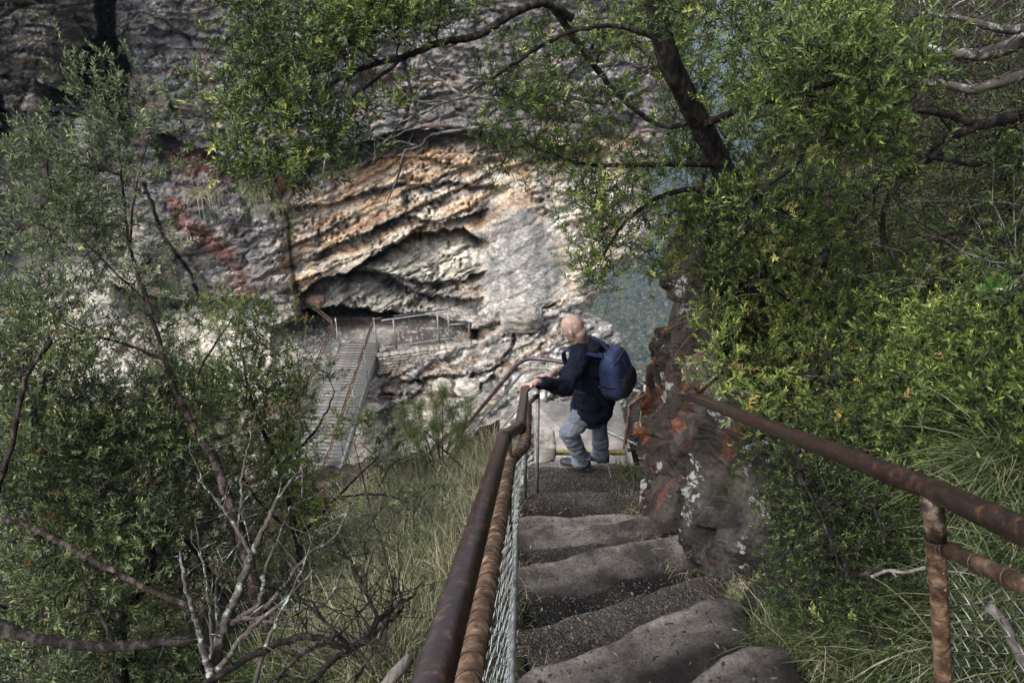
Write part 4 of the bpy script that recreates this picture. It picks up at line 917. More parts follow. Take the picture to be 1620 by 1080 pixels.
b = Buf(); b.add(*pack_shape((.1, .16, .06), .4, pc-U*.185, -.1, 603, 4)); link('bottom_panel', b.mesh('bottom_panel'), PACKD, bp)
b = Buf(); tube(b, spline([tuple(pc+Bk*x_+Lt*y_+U*z_) for x_, y_, z_ in ((.03, .118, .10), (.06, .105, .19), (.085, .03, .225), (.085, -.05, .222), (.06, -.10, .19))], 8), .0045, 6); link('zipper', b.mesh('zipper'), DWIRE, bp)
b = Buf(); tube(b, spline([tuple(pc+Bk*x_+Lt*y_+U*z_) for x_, y_, z_ in ((.055, .148, .05), (.095, .118, .03), (.125, .075, .0), (.13, .02, -.01))], 8), .0035, 6); tube(b, [tuple(pc+Bk*.055+Lt*.14+U*.04), tuple(pc+Bk*.065+Lt*.135-U*.03)], .005, 6); link('side_zipper', b.mesh('side_zipper'), DWIRE, bp)
def ribbon(name, P, wd_, wdir, mat, parent, th=.006):
    P = [np.array(p[:]) for p in spline(P, 7)]; b = Buf(); n = len(P); V = []
    for i, p_ in enumerate(P):
        T = P[min(i+1, n-1)]-P[max(i-1, 0)]; T /= np.linalg.norm(T); wv = wdir-T*wdir.dot(T); wv /= np.linalg.norm(wv); nv = np.cross(T, wv)
        V += [p_+wv*wd_+nv*th, p_-wv*wd_+nv*th, p_-wv*wd_-nv*th, p_+wv*wd_-nv*th]
    Fc = [[i*4+j, i*4+(j+1) % 4, i*4+4+(j+1) % 4, i*4+4+j] for i in range(n-1) for j in range(4)]+[[3, 2, 1, 0], [n*4-4, n*4-3, n*4-2, n*4-1]]
    b.add(V, Fc); return link(name, b.mesh(name, False), mat, parent)
for s_ in (1, -1):
    o_ = lf*.105*s_
    ribbon('shoulder_strap', [tuple(q) for q in (pc+U*.20-Bk*.05+Lt*s_*-.06*0+o_*.6, nek-up*.025-fw*.12+o_*1.0, nek+up*-.028-fw*.02+o_*1.15, uch+fw*.13+o_*1.25+up*.02, chs+fw*.165+o_*1.3, wst+fw*.06+o_*1.9, pc-U*.12-Bk*.09+o_*1.2)], .028, lf, PACK, bp, .007)
for s_ in (1, -1):
    ribbon('side_strap', [tuple(pc+Bk*x_+Lt*s_*y_+U*z_) for x_, y_, z_ in ((-.08, .15, -.05), (0, .16, -.045), (.07, .145, -.04), (.115, .09, -.035))], .010, U, PACKD, bp, .004)
b = Buf(); tube(b, spline([tuple(pc+Bk*x_+Lt*y_+U*z_) for x_, y_, z_ in ((-.02, .145, .13), (.0, .155, 0), (.0, .155, -.15))], 8), .004, 6); tube(b, spline([tuple(pc+Bk*x_+Lt*y_+U*z_) for x_, y_, z_ in ((.095, .0, .16), (.115, .0, .05), (.118, 0, 0))], 8), .0035, 6); link('seam', b.mesh('seam'), PACK, bp)
b = Buf(); tube(b, spline([tuple(pc-Bk*.04+Lt*y_+U*z_) for y_, z_ in ((-.03, .235), (-.02, .275), (.02, .275), (.03, .235))], 5), .007, 8); link('top_handle', b.mesh('top_handle'), PACKD, bp)
# ================================================================== VEGETATION
def hit(px, py, tmax=16, n=220, rock=False):
    """depth at which the view through a point meets the near ground (tmax where it misses)"""
    px, py = np.atleast_1d(px).astype(float), np.atleast_1d(py).astype(float)
    u_, y_, z_ = ray(px, py); ts = np.linspace(.6, tmax, n); out = np.full(len(px), float(tmax)); done = np.zeros(len(px), bool)
    for t_ in ts:
        below = (z_*t_ < hill(u_*t_, y_*t_)) & ~done; out[below] = t_; done |= below
    if rock: zb = ZB[np.clip(py/16, 0, 79).astype(int), np.clip(px/16, 0, 119).astype(int)]; out = np.minimum(out, zb*.985)
    return out, done
def sprig(seed, n, L, ll, lw, ang, curl=.3, droop=0.):
    rg = np.random.default_rng(seed); V, Fc, Rr = [], [], []; k = 0
    for i in range(n):
        s_ = i/(n-1); a_ = i*2.4+rg.normal()*.4; base = np.array([0, 0, L*s_])+rg.normal(size=3)*.002
        el = ang*(1-.55*s_)+rg.normal()*.18
        d_ = np.array([math.cos(a_)*math.sin(el), math.sin(a_)*math.sin(el), math.cos(el)])
        side = np.cross(d_, [0, 0, 1.]); side = side/(np.linalg.norm(side)+1e-6); nn_ = np.cross(side, d_)
        l_ = ll*rg.uniform(.65, 1.15)*(1-.25*s_); w_ = lw*rg.uniform(.8, 1.15)
        tip = base+d_*l_-nn_*l_*curl*.35+np.array([0, 0, -droop*l_]); m_ = base+d_*l_*.48+nn_*0
        V += [base, m_+side*w_/2+nn_*w_*.22, tip, m_-side*w_/2+nn_*w_*.22]
        Fc += [[k, k+1, k+2], [k, k+2, k+3]]; k += 4
        Rr += [np.clip(.12+.45*s_+rg.normal()*.15, 0, .95)]*4
    # little twig
    V += [np.array([.0012, 0, -.01]), np.array([-.0012, 0, -.01]), np.array([0, 0, L])]; Fc.append([k, k+1, k+2]); Rr += [0.02]*3
    return np.array(V), np.array(Fc), np.array(Rr)
def orient(D, rg):
    """rotation matrices whose z axis is D"""
    D = D/(np.linalg.norm(D, axis=1)[:, None]+1e-9); a_ = rg.normal(size=D.shape); X = np.cross(a_, D); X /= np.linalg.norm(X, axis=1)[:, None]+1e-9
    return np.stack([X, np.cross(D, X), D], 2)
def grow(pts, root, r_tw=.0012, r_k=.00055, bias=.25):
    """attach points to the limb nodes nearest first; returns parents and radii"""
    P = np.r_[root, pts]; nr = len(root); N = len(P); par = np.full(N, -1); best = np.full(N, 1e9); bp_ = np.zeros(N, int); plen = np.zeros(N)
    done = np.zeros(N, bool); done[:nr] = True
    for i in range(nr):
        d = np.linalg.norm(P-P[i], axis=1); u = d < best; best[u] = d[u]; bp_[u] = i
    order = []
    for _ in range(N-nr):
        c = np.where(done, 1e9, best); j = int(np.argmin(c)); par[j] = bp_[j]; done[j] = True; order.append(j)
        plen[j] = plen[par[j]]+np.linalg.norm(P[j]-P[par[j]])
        d = np.linalg.norm(P-P[j], axis=1)+bias*0+plen[j]*.12; u = (d < best) & ~done; best[u] = d[u]; bp_[u] = j
    w_ = np.ones(N)
    for j in reversed(order): w_[par[j]] += w_[j]
    return P, par, order, r_tw+r_k*np.sqrt(w_)
def twigs(b, P, par, order, rad, n=3):
    A = P[[par[j] for j in order]]; B = P[order]; ra = np.minimum(rad[[par[j] for j in order]], rad[order]*1.6); rb = rad[order]
    D = B-A; L_ = np.linalg.norm(D, axis=1)[:, None]+1e-6; T = D/L_; X = np.cross(T, [.3, .2, .93]); X /= np.linalg.norm(X, axis=1)[:, None]+1e-6; Z = np.cross(T, X)
    Mx = (A+B)/2+X*L_*.10*rng.normal(size=(len(A), 1))+Z*L_*.10*rng.normal(size=(len(A), 1))
    rings = []
    for C_, r_ in ((A, ra), (Mx, (ra+rb)/2), (B, rb)):
        for k in range(n):
            a_ = k/n*2*math.pi; rings.append(C_+(X*math.cos(a_)+Z*math.sin(a_))*r_[:, None])
    V = np.stack(rings, 1); m_ = len(A); i0 = np.arange(m_)[:, None]*(3*n); Fc = []
    for s_ in range(2):
        for k in range(n): Fc.append(np.stack([i0[:, 0]+s_*n+k, i0[:, 0]+s_*n+(k+1) % n, i0[:, 0]+(s_+1)*n+(k+1) % n, i0[:, 0]+(s_+1)*n+k], 1))
    b.add(V.reshape(-1, 3), np.concatenate(Fc))
BARK = simple('dark_bark', [(.3, (.006, .005, .0045)), (.5, (.015, .012, .0105)), (.72, (.06, .052, .047))], 22, .95, [(35, 1, .015), (8, .9, .04)], stretch=(1, 1, .4), spec=.2)
m, t, p, N = new_mat('lichened_bark'); LBARK = m; v = coords(t)
c = ramp(t, noise(t, v, 16, 7, .7), [(.35, (.022, .018, .015)), (.6, (.085, .07, .06))])
c = mix(t, c, (.27, .31, .27), ramp(t, noise(t, v, 18, 7, .75, .3), [(.54, g3(0)), (.60, g3(1))])); t.links.new(c, p.inputs['Base Color']); p.inputs['Roughness'].default_value = .95
bump(t, p, [(noise(t, v, 60, 6, .7), .8, .006)])
GBARK = simple('grey_bark', [(.35, (.03, .026, .024)), (.5, (.075, .067, .062)), (.68, (.22, .21, .20))], 14, .85, [(30, .6, .006)], spec=.2)
RBARK = simple('reddish_bark', [(.3, (.010, .0065, .0055)), (.5, (.026, .017, .014)), (.72, (.10, .08, .07))], 20, .95, [(30, 1, .015), (8, .8, .03)], stretch=(1, 1, .4), spec=.2)
def limbs_of(b, limbs, rough=.035):
    nodes = []
    for L_ in limbs:
        P = [W(a_, c_, d_) for a_, c_, d_, _ in L_]; rr_ = [q[3] for q in L_]; S = spline(P, 8)
        R_ = np.interp(np.linspace(0, len(P)-1, len(S)), range(len(P)), rr_); wob = [Vector(rng.normal(size=3)*min(.003, .25*max(rr_))) for _ in S]
        S = [s_+w_ for s_, w_ in zip(S, wob)]; tube(b, S, R_, 8 if max(rr_) > .015 else 6, rough=rough); nodes += [s_[:] for s_ in S[2:]]
    return np.array(nodes)
DENS = {'left_shrub': 1.1, 'slender_tree': 1.1, 'leaning_tree': .95, 'bank_shrub': 1.15, 'slope_shrub': .6}
def tree(name, label, cat, limbs, spots, leafset, leafmat, bark, n_ind=120, size=1., upb=.5, group=None, seedv=1, per=9, cl=.09, twig_n=3, r_tw=.0010):
    rg = np.random.default_rng(seedv); root_b = Buf(); nodes = limbs_of(root_b, limbs)
    tr = empty(name, tuple(W(*limbs[0][0][:3])), label=label, cat=cat, group=group); adopt(link('trunk', root_b.mesh('trunk'), bark), tr)
    pts = []
    for sp_ in spots:
        if callable(sp_): pts.append(sp_(rg)); continue
        px, py, rx, ry, d, dd, n = sp_; nc = max(1, int(n/per*DENS.get(name, 1)))
        q = rg.normal(size=(nc, 3)); q /= np.linalg.norm(q, axis=1)[:, None]; q *= rg.random((nc, 1))**.42
        cx, cy, cd = px+q[:, 0]*rx, py+q[:, 1]*ry, d+q[:, 2]*dd
        u_, y_, z_ = ray(cx, cy); C_ = np.stack([u_*cd, y_*cd, z_*cd], 1)
        pts.append(np.repeat(C_, per, 0)+rg.normal(size=(nc*per, 3))*cl*np.array([1, 1, .7]))
    pts = np.concatenate(pts); P, par, order, rad = grow(pts, nodes, r_tw)
    b = Buf(); twigs(b, P, par, order, rad, twig_n); tw = adopt(link('twigs', b.mesh('twigs'), bark), tr); tw['kind'] = 'stuff'
    idx = np.array(order); Q = P[idx]; D = P[idx]-P[par[idx]]; D /= np.linalg.norm(D, axis=1)[:, None]+1e-9
    D = D+np.array([0, 0, upb])+rg.normal(size=D.shape)*.35; M_ = orient(D, rg); sc_ = size*rg.uniform(.7, 1.25, len(Q)); vi = rg.integers(len(leafset), size=len(Q))
    dist = Q @ np.array([0, CP, -SP]); near = np.argsort(dist)[:n_ind]; isn = np.zeros(len(Q), bool); isn[near] = True
    tint_ = np.clip(fbm(Q[:, 0]*2.5, Q[:, 1]*2.5, Q[:, 2]*2.5, 3, seedv)*.35, -.3, .3)
    bV, bF, bR = [], [], []; k = 0
    for vv in range(len(leafset)):
        s_ = np.where((vi == vv) & ~isn)[0]; V0, F0, R0 = leafset[vv]
        if len(s_) == 0: continue
        A = np.einsum('nij,vj->nvi', M_[s_]*sc_[s_][:, None, None], V0)+Q[s_][:, None]
        bV.append(A.reshape(-1, 3)); bF.append((F0[None]+(np.arange(len(s_))*len(V0))[:, None, None]).reshape(-1, 3)+k); k += len(s_)*len(V0)
        bR.append(np.clip(R0[None]+tint_[s_][:, None]+rg.normal(size=(len(s_), 1))*.06+(rg.random((len(s_), 1)) < .03)*1., 0, 1.).clip(0, 1.).ravel())
    if bV:
        f_ = adopt(link('foliage', np_mesh('foliage', np.concatenate(bV), np.concatenate(bF), False, rnd=np.concatenate(bR)), leafmat), tr); f_['kind'] = 'stuff'
    if n_ind:
        key = (id(leafset), leafmat.name)
        if key not in SPR:
            SPR[key] = []
            for V0, F0, R0 in leafset:
                me = np_mesh('leaf_sprig', V0, F0, False, rnd=R0*.8); me.materials.append(LEAFI[leafmat.name]); SPR[key].append(me)
        for i in near:
            o = bpy.data.objects.new('leaf_sprig', SPR[key][vi[i]]); COL.objects.link(o); mt = Matrix([[*M_[i][r_]*sc_[i], Q[i][r_]] for r_ in range(3)]+[[0, 0, 0, 1]])
            o.parent = tr; mt.translation = mt.translation-tr.location; o.matrix_local = mt
    return tr
SPR = {}; LEAFI = {}
def lm(name, stops, **k):
    m_ = leaf_mat(name, stops, **k); m2 = m_.copy(); m2.name = name+'_near'; LEAFI[name] = m2
    for n_ in m2.node_tree.nodes:                     # near sprigs: small individual variation only
        if n_.type == 'MATH' and n_.operation == 'FRACT':
            pass
    return m_
def leaf_mat(name, stops, rough=.5, trans=.25, spec=.4):     # rnd drives the tone; objects add a little of their own
    m, t, p, N = new_mat(name); a = N('ShaderNodeAttribute'); a.attribute_name = 'rnd'; oi = N('ShaderNodeObjectInfo')
    f = mth(t, 'ADD', a.outputs['Fac'], mth(t, 'MULTIPLY', mth(t, 'SUBTRACT', oi.outputs['Random'], .5), .16), True)
    c = ramp(t, f, stops); t.links.new(c, p.inputs['Base Color']); p.inputs['Roughness'].default_value = rough; p.inputs['Specular IOR Level'].default_value = spec
    tr = N('ShaderNodeBsdfTranslucent'); t.links.new(c, tr.inputs['Color']); ms = N('ShaderNodeMixShader'); ms.inputs[0].default_value = trans
    t.links.new(p.outputs[0], ms.inputs[1]); t.links.new(tr.outputs[0], ms.inputs[2]); t.links.new(ms.outputs[0], t.nodes['Material Output'].inputs['Surface'])
    return m
LR = lm('bright_leaf', [(0, (.030, .045, .014)), (.3, (.075, .115, .026)), (.55, (.15, .205, .042)), (.8, (.31, .35, .075)), (.96, (.48, .48, .15)), (1, (.28, .15, .06))])
LL = lm('olive_leaf', [(0, (.030, .042, .020)), (.3, (.075, .105, .040)), (.55, (.145, .19, .070)), (.8, (.28, .32, .13)), (.96, (.44, .46, .24)), (1, (.26, .15, .06))])
LD = lm('shaded_leaf', [(0, (.014, .022, .008)), (.3, (.034, .056, .015)), (.55, (.068, .10, .026)), (.8, (.15, .19, .05)), (.96, (.27, .30, .10)), (1, (.18, .10, .04))])  # bright leaf tones darkened to stand in for shade on the right
LG = lm('grey_leaf', [(0, (.03, .042, .020)), (.3, (.075, .105, .045)), (.55, (.14, .185, .075)), (.8, (.25, .30, .13)), (1, (.40, .43, .22))])
LY = lm('yellow_leaf', [(0, (.06, .08, .02)), (.4, (.16, .20, .04)), (.8, (.34, .37, .08)), (1, (.5, .5, .14))])
SA = [sprig(10+i, 15, .085, .040, .0105, 1.05) for i in range(6)]            # short broad leaves
SB = [sprig(20+i, 16, .11, .046, .0090, .95, droop=.1) for i in range(6)]     # narrow leaves
SCc = [sprig(30+i, 14, .06, .027, .0070, 1.0) for i in range(4)]             # small leaves

def cover(poly, n, lo=.80, hi=.97, tmax=6.5, cl=.07, per=9):
    def f(rg):
        P = np.array(poly, float); x0, y0 = P.min(0); x1, y1 = P.max(0); out = []
        nc = int(n/per); px = rg.uniform(x0, x1, nc*6); py = rg.uniform(y0, y1, nc*6); ok = poly_sd(px, py, poly) > 0; px, py = px[ok][:nc], py[ok][:nc]
        t_, h_ = hit(px, py, tmax, rock=True); d = t_*rg.uniform(lo, hi, len(px)); u_, y_, z_ = ray(px, py)
        C_ = np.stack([u_*d, y_*d, z_*d], 1); Q = np.repeat(C_, per, 0)+rg.normal(size=(len(C_)*per, 3))*cl
        return Q
    return f
# ---- big tree at the upper right
tree('leaning_tree', 'dark trunked tree leaning in at the upper right with leafy boughs over the cliff', 'tree',
 [[(1260, 520, 5.6, .10), (1215, 410, 5.3, .085), (1165, 310, 5.0, .08), (1110, 200, 4.6, .075), (1060, 100, 4.2, .068), (1030, -20, 3.9, .062), (1005, -160, 3.6, .055)],
  [(1105, 190, 4.55, .022), (1050, 200, 4.6, .016), (995, 165, 4.5, .016), (940, 105, 4.3, .020), (870, 5, 4.0, .024), (820, -60, 3.8, .026)],
  [(905, 30, 4.05, .024), (860, 5, 3.9, .024), (800, 28, 3.8, .023), (757, 56, 3.7, .021), (695, 68, 3.65, .019), (640, 90, 3.6, .017), (602, 99, 3.55, .015), (562, 114, 3.5, .012), (516, 136, 3.45, .008)],
  [(1040, 60, 4.1, .018), (960, 40, 4.0, .014), (880, 60, 4.0, .012), (800, 110, 4.1, .009), (740, 150, 4.2, .006)],
  [(602, 99, 3.55, .010), (540, 60, 3.5, .008), (470, 40, 3.45, .005)], [(640, 90, 3.6, .010), (560, 150, 3.45, .008), (470, 190, 3.35, .005), (420, 240, 3.3, .003)],
  [(1110, 200, 4.6, .03), (1180, 170, 4.0, .022), (1260, 150, 3.4, .016), (1350, 120, 2.9, .010), (1420, 100, 2.8, .005)],
  [(1165, 310, 5.0, .03), (1080, 300, 4.8, .02), (1000, 340, 4.6, .014), (950, 410, 4.6, .007)], [(1140, 260, 4.8, .025), (1040, 260, 4.6, .018), (930, 260, 4.4, .012), (840, 230, 4.2, .006)]],
 [(490, 60, 130, 75, 3.5, .3, 360), (430, 150, 100, 85, 3.4, .3, 310), (400, 215, 60, 75, 3.3, .25, 150), (520, 190, 60, 60, 3.5, .2, 150), (470, 260, 55, 35, 3.4, .15, 80), (570, 35, 100, 50, 3.5, .2, 260), (680, 15, 90, 35, 3.6, .2, 170), (395, 25, 40, 40, 3.4, .2, 60), (600, 150, 50, 25, 3.5, .2, 35),
  (870, 150, 120, 60, 4.3, .35, 260), (820, 225, 85, 35, 4.3, .3, 110), (940, 250, 110, 60, 4.4, .3, 260), (970, 330, 80, 55, 4.6, .3, 200), (945, 420, 45, 50, 4.6, .2, 110), (890, 80, 100, 45, 4.2, .3, 130), (780, 150, 60, 45, 4.2, .2, 60), (790, 290, 20, 35, 4.3, .1, 16), (1040, 400, 50, 40, 4.7, .2, 100),
  (980, 40, 90, 60, 4.9, .3, 220), (1110, 130, 100, 70, 5.1, .3, 300), (1220, 90, 90, 70, 3.5, .4, 290), (1320, 80, 120, 60, 2.9, .3, 300), (1410, 120, 70, 50, 2.8, .2, 130), (1260, 190, 120, 60, 3.2, .3, 240), (1380, 230, 80, 50, 3.3, .3, 90), (1110, 310, 90, 70, 5.5, .2, 260), (1180, 400, 60, 40, 5.0, .2, 120), (1260, 330, 130, 65, 4.0, .4, 300), (1095, 250, 45, 90, 5.4, .3, 260), (1085, 60, 45, 90, 5.2, .3, 240), (1180, 200, 80, 80, 5.6, .3, 300), (1080, 350, 40, 40, 5.2, .2, 90), (1250, 10, 170, 35, 3.8, .4, 230), (1100, 20, 80, 40, 3.8, .3, 130)],
 SA, LR, BARK, n_ind=300, seedv=11, cl=.075)
# ---- bare grey branches in front of the cliff
def bare(name, label, cat, limbs, mat, seedv, n_tw=60, tl=.25, group=None):
    rg = np.random.default_rng(seedv); tr = empty(name, tuple(W(*limbs[0][0][:3])), label=label, cat=cat, group=group)
    for i, L_ in enumerate(limbs):
        b = Buf(); nodes = limbs_of(b, [L_], .07)
        for k in range(max(2, int(n_tw/len(limbs)))):
            q = nodes[rg.integers(len(nodes))]; d_ = rg.normal(size=3)*.6+np.array([0, 0, .5]); d_ /= np.linalg.norm(d_); l_ = tl*rg.uniform(.3, 1)
            S = [Vector(q+d_*l_*s_+rg.normal(size=3)*l_*.06*s_) for s_ in np.linspace(0, 1, 5)]; tube(b, S, np.linspace(.0035, .001, 5), 4, caps=False)
        adopt(link('branch', b.mesh('branch'), mat), tr)
    return tr
bare('dead_bough', 'bare grey twisting bough hanging in front of the cliff between two leafy clumps', 'branch',
 [[(960, 165, 4.6, .014), (870, 150, 4.6, .013), (800, 157, 4.6, .013), (732, 154, 4.6, .011), (661, 182, 4.6, .007), (620, 200, 4.6, .003)], [(732, 154, 4.6, .011), (690, 120, 4.6, .009), (668, 85, 4.5, .009), (650, 60, 4.5, .006)],
  [(950, 200, 4.6, .015), (860, 185, 4.6, .014), (800, 191, 4.6, .013), (747, 204, 4.6, .013), (686, 213, 4.55, .011), (664, 232, 4.5, .010), (640, 241, 4.5, .009), (630, 278, 4.5, .007), (612, 321, 4.5, .003)],
  [(747, 204, 4.6, .010), (690, 200, 4.6, .009), (646, 207, 4.6, .008), (599, 231, 4.6, .007), (592, 255, 4.6, .005), (578, 275, 4.6, .003)], [(664, 232, 4.5, .007), (630, 224, 4.5, .005), (600, 232, 4.5, .003)],
  [(732, 154, 4.6, .008), (700, 160, 4.6, .008), (658, 160, 4.6, .008), (615, 151, 4.6, .009), (568, 163, 4.6, .008), (545, 200, 4.6, .007), (516, 250, 4.6, .006), (510, 290, 4.6, .005), (491, 327, 4.6, .002)], [(661, 182, 4.6, .006), (600, 175, 4.6, .005), (560, 170, 4.6, .003)]], GBARK, 21, 45, .2)
bare('lichened_limb', 'pale lichened limbs crossing the dark upper right corner', 'branch',
 [[(1680, 40, 3.0, .04), (1620, 63, 3.0, .035), (1563, 85, 3.0, .028), (1507, 83, 3.0, .02), (1440, 70, 3.1, .008)], [(1680, 105, 3.1, .03), (1620, 118, 3.1, .026), (1544, 141, 3.1, .022), (1470, 131, 3.1, .017), (1407, 128, 3.1, .012), (1350, 110, 3.2, .005)], [(1680, 20, 2.9, .022), (1600, 48, 2.9, .018), (1530, 30, 2.9, .012), (1450, 20, 3, .006)]], LBARK, 22, 60, .4)
bare('dark_limb', 'dark forked limb sweeping up to the right edge below the lichened limbs', 'branch',
 [[(1690, 165, 3.4, .035), (1620, 181, 3.4, .032), (1544, 200, 3.4, .028), (1489, 222, 3.5, .022), (1450, 255, 3.6, .018), (1418, 281, 3.7, .014), (1380, 300, 3.8, .006)], [(1544, 198, 3.4, .02), (1500, 180, 3.4, .02), (1452, 174, 3.5, .016), (1389, 155, 3.5, .01), (1340, 150, 3.5, .004)], [(1490, 240, 3.8, .02), (1430, 280, 3.9, .018), (1400, 330, 4.0, .014), (1395, 400, 4.1, .01)],
  [(1660, 240, 3.5, .02), (1560, 260, 3.6, .015), (1480, 250, 3.7, .012), (1400, 240, 3.8, .006)], [(1660, 380, 3.3, .016), (1560, 390, 3.4, .013), (1470, 380, 3.5, .008)]], BARK, 23, 130, .5)
# ---- bank shrubs at the right
tree('bank_shrub', 'bright green small leaved shrub covering the bank above the right handrail', 'shrub',
 [[(1330, 600, 3.6, .010), (1300, 540, 3.7, .008), (1260, 480, 3.9, .006), (1200, 440, 4.3, .004)], [(1400, 640, 3.2, .009), (1430, 580, 3.2, .007), (1480, 500, 3.3, .005), (1540, 460, 3.4, .003)], [(1330, 600, 3.6, .008), (1250, 590, 3.8, .006), (1180, 560, 3.9, .004)]],
 [cover([(1122, 480), (1112, 420), (1200, 380), (1350, 380), (1480, 420), (1560, 470), (1600, 560), (1560, 640), (1470, 680), (1420, 740), (1180, 640), (1140, 590), (1122, 530)], 3100, .80, .97, 5.8, .06)], SA, LR, BARK, n_ind=300, seedv=31, size=.92)
tree('bank_shrub', 'olive shrub with leaves darkened for shade on the bank at the upper right behind the leaning trunk', 'shrub',
 [[(1300, 420, 4.5, .03), (1320, 360, 4.6, .02), (1380, 280, 4.9, .01)], [(1500, 420, 3.8, .025), (1530, 340, 4, .015), (1560, 260, 4.2, .008)]],
 [cover([(1090, 300), (1140, 180), (1250, 220), (1330, 150), (1620, 220), (1620, 440), (1480, 440), (1340, 400), (1200, 400), (1090, 440)], 1300, .78, .95, 6.5, .09)], SA, LD, BARK, n_ind=0, seedv=32, size=1.0)
tree('low_shrub', 'low green shrub with leaves darkened for shade hugging the rock below the right handrail', 'shrub',
 [[(1330, 900, 2.4, .005), (1300, 820, 2.5, .004), (1260, 740, 2.8, .003)], [(1400, 860, 2.2, .005), (1380, 800, 2.3, .004), (1330, 740, 2.5, .003)]],
 [cover([(1195, 640), (1290, 680), (1400, 740), (1455, 780), (1462, 960), (1400, 1020), (1280, 1000), (1225, 930), (1205, 800), (1185, 700)], 2100, .84, .97, 4, .045)], SCc, LD, BARK, n_ind=120, seedv=33, size=.85)
tree('bank_shrub', 'sparse leafy shrub with long grass through it at the right edge above the handrail', 'shrub',
 [[(1560, 620, 2.6, .005), (1580, 560, 2.7, .004), (1600, 500, 2.9, .003)]],
 [cover([(1480, 440), (1640, 430), (1640, 660), (1560, 650), (1500, 580)], 300, .82, .96, 5, .06)], SA, LR, BARK, n_ind=60, seedv=34, size=.85)
# ---- left side trees
tree('slender_tree', 'slender red barked tree reaching up across the cliff on the left', 'tree',
 [[(420, 1000, 4.0, .036), (395, 900, 4.0, .033), (365, 800, 4.0, .029), (340, 730, 4.05, .025), (290, 645, 4.1, .020), (262, 570, 4.15, .015), (235, 480, 4.2, .012), (205, 390, 4.2, .009), (195, 300, 4.2, .008), (185, 200, 4.2, .004)],
  [(262, 570, 4.15, .012), (200, 545, 4.1, .009), (120, 520, 4.0, .006), (60, 480, 4, .003)], [(235, 480, 4.2, .010), (150, 400, 4.1, .006), (80, 330, 4.0, .004)], [(205, 390, 4.2, .007), (215, 300, 4.2, .005), (240, 200, 4.2, .003)], [(290, 645, 4.1, .012), (330, 560, 4.3, .008), (370, 500, 4.5, .004)]],
 [(150, 150, 45, 55, 4.2, .15, 60), (185, 205, 45, 40, 4.2, .15, 60), (235, 175, 45, 60, 4.2, .15, 60), (205, 290, 40, 60, 4.2, .2, 60), (120, 260, 60, 40, 4.1, .2, 80), (50, 250, 70, 50, 4.0, .2, 90), (60, 340, 70, 50, 4.0, .2, 90), (140, 350, 80, 45, 4.1, .2, 130), (210, 410, 60, 60, 4.2, .2, 110), (60, 400, 50, 20, 4.1, .2, 20), (250, 520, 50, 70, 4.2, .2, 90), (60, 470, 80, 45, 3.9, .25, 160)],
 SB, LG, RBARK, n_ind=140, seedv=41, size=.95, cl=.085)
tree('left_shrub', 'tall dense olive shrub filling the lower left of the slope', 'shrub',
 [[(200, 1150, 4.2, .05), (190, 1000, 4.2, .04), (240, 880, 4.2, .03), (170, 760, 4.2, .02), (120, 640, 4.1, .01)], [(190, 1000, 4.2, .03), (90, 900, 4.0, .02), (40, 760, 3.9, .015), (80, 560, 3.8, .006)], [(240, 880, 4.2, .02), (210, 790, 4.2, .016), (280, 700, 4.3, .01)], [(420, 1080, 4.4, .03), (300, 860, 4.5, .02), (200, 820, 4.4, .015), (120, 790, 4.3, .01)]],
 [(60, 580, 110, 90, 3.9, .5, 520), (60, 720, 120, 100, 3.9, .5, 700), (180, 680, 130, 90, 4.2, .4, 620), (280, 640, 80, 80, 4.4, .3, 300), (150, 820, 160, 90, 4.1, .5, 760), (290, 790, 90, 80, 4.7, .3, 420), (80, 930, 130, 90, 3.8, .4, 520), (240, 930, 100, 80, 4.8, .3, 420), (200, 1050, 240, 60, 4.4, .5, 480), (380, 900, 70, 80, 5.0, .3, 200), (50, 1060, 100, 50, 3.6, .4, 120)],
 SB, LL, BARK, n_ind=160, seedv=42, size=.95, cl=.10)
tree('left_shrub', 'airy bright tipped shrub in front of the footbridge', 'shrub',
 [[(480, 960, 5.0, .03), (470, 850, 5.1, .025), (440, 740, 5.3, .018), (400, 640, 5.4, .012), (380, 540, 5.5, .005)], [(440, 740, 5.3, .014), (500, 680, 5.5, .01), (530, 620, 5.6, .005)], [(470, 850, 5.1, .016), (540, 780, 5.3, .01), (600, 720, 5.5, .006)], [(470, 850, 5.1, .012), (400, 780, 5.1, .01), (360, 700, 5.2, .006)]],
 [(360, 510, 60, 45, 5.5, .3, 160), (430, 520, 40, 45, 5.5, .3, 70), (400, 600, 95, 70, 5.4, .4, 420), (330, 620, 60, 80, 5.3, .3, 240), (440, 660, 60, 60, 5.4, .3, 200), (512, 590, 16, 22, 5.6, .15, 22), (420, 740, 100, 60, 5.2, .4, 330), (480, 770, 50, 40, 5.3, .3, 90), (470, 840, 90, 60, 5.1, .3, 180)],
 SA, LR, BARK, n_ind=100, seedv=43, size=.95, cl=.09)
tree('slope_shrub', 'thin grey green shrub on the brink right of the footbridge', 'shrub',
 [[(640, 860, 7.2, .02), (625, 790, 7.4, .015), (600, 730, 7.5, .008), (570, 700, 7.6, .004)], [(625, 790, 7.4, .012), (660, 740, 7.5, .008), (690, 700, 7.6, .004)]],
 [(615, 710, 40, 35, 7.5, .3, 120), (665, 730, 50, 35, 7.5, .3, 110), (610, 790, 45, 40, 7.3, .3, 120), (650, 800, 60, 40, 7.1, .3, 90)], SB, LG, BARK, n_ind=0, seedv=44, size=1.15, cl=.12)
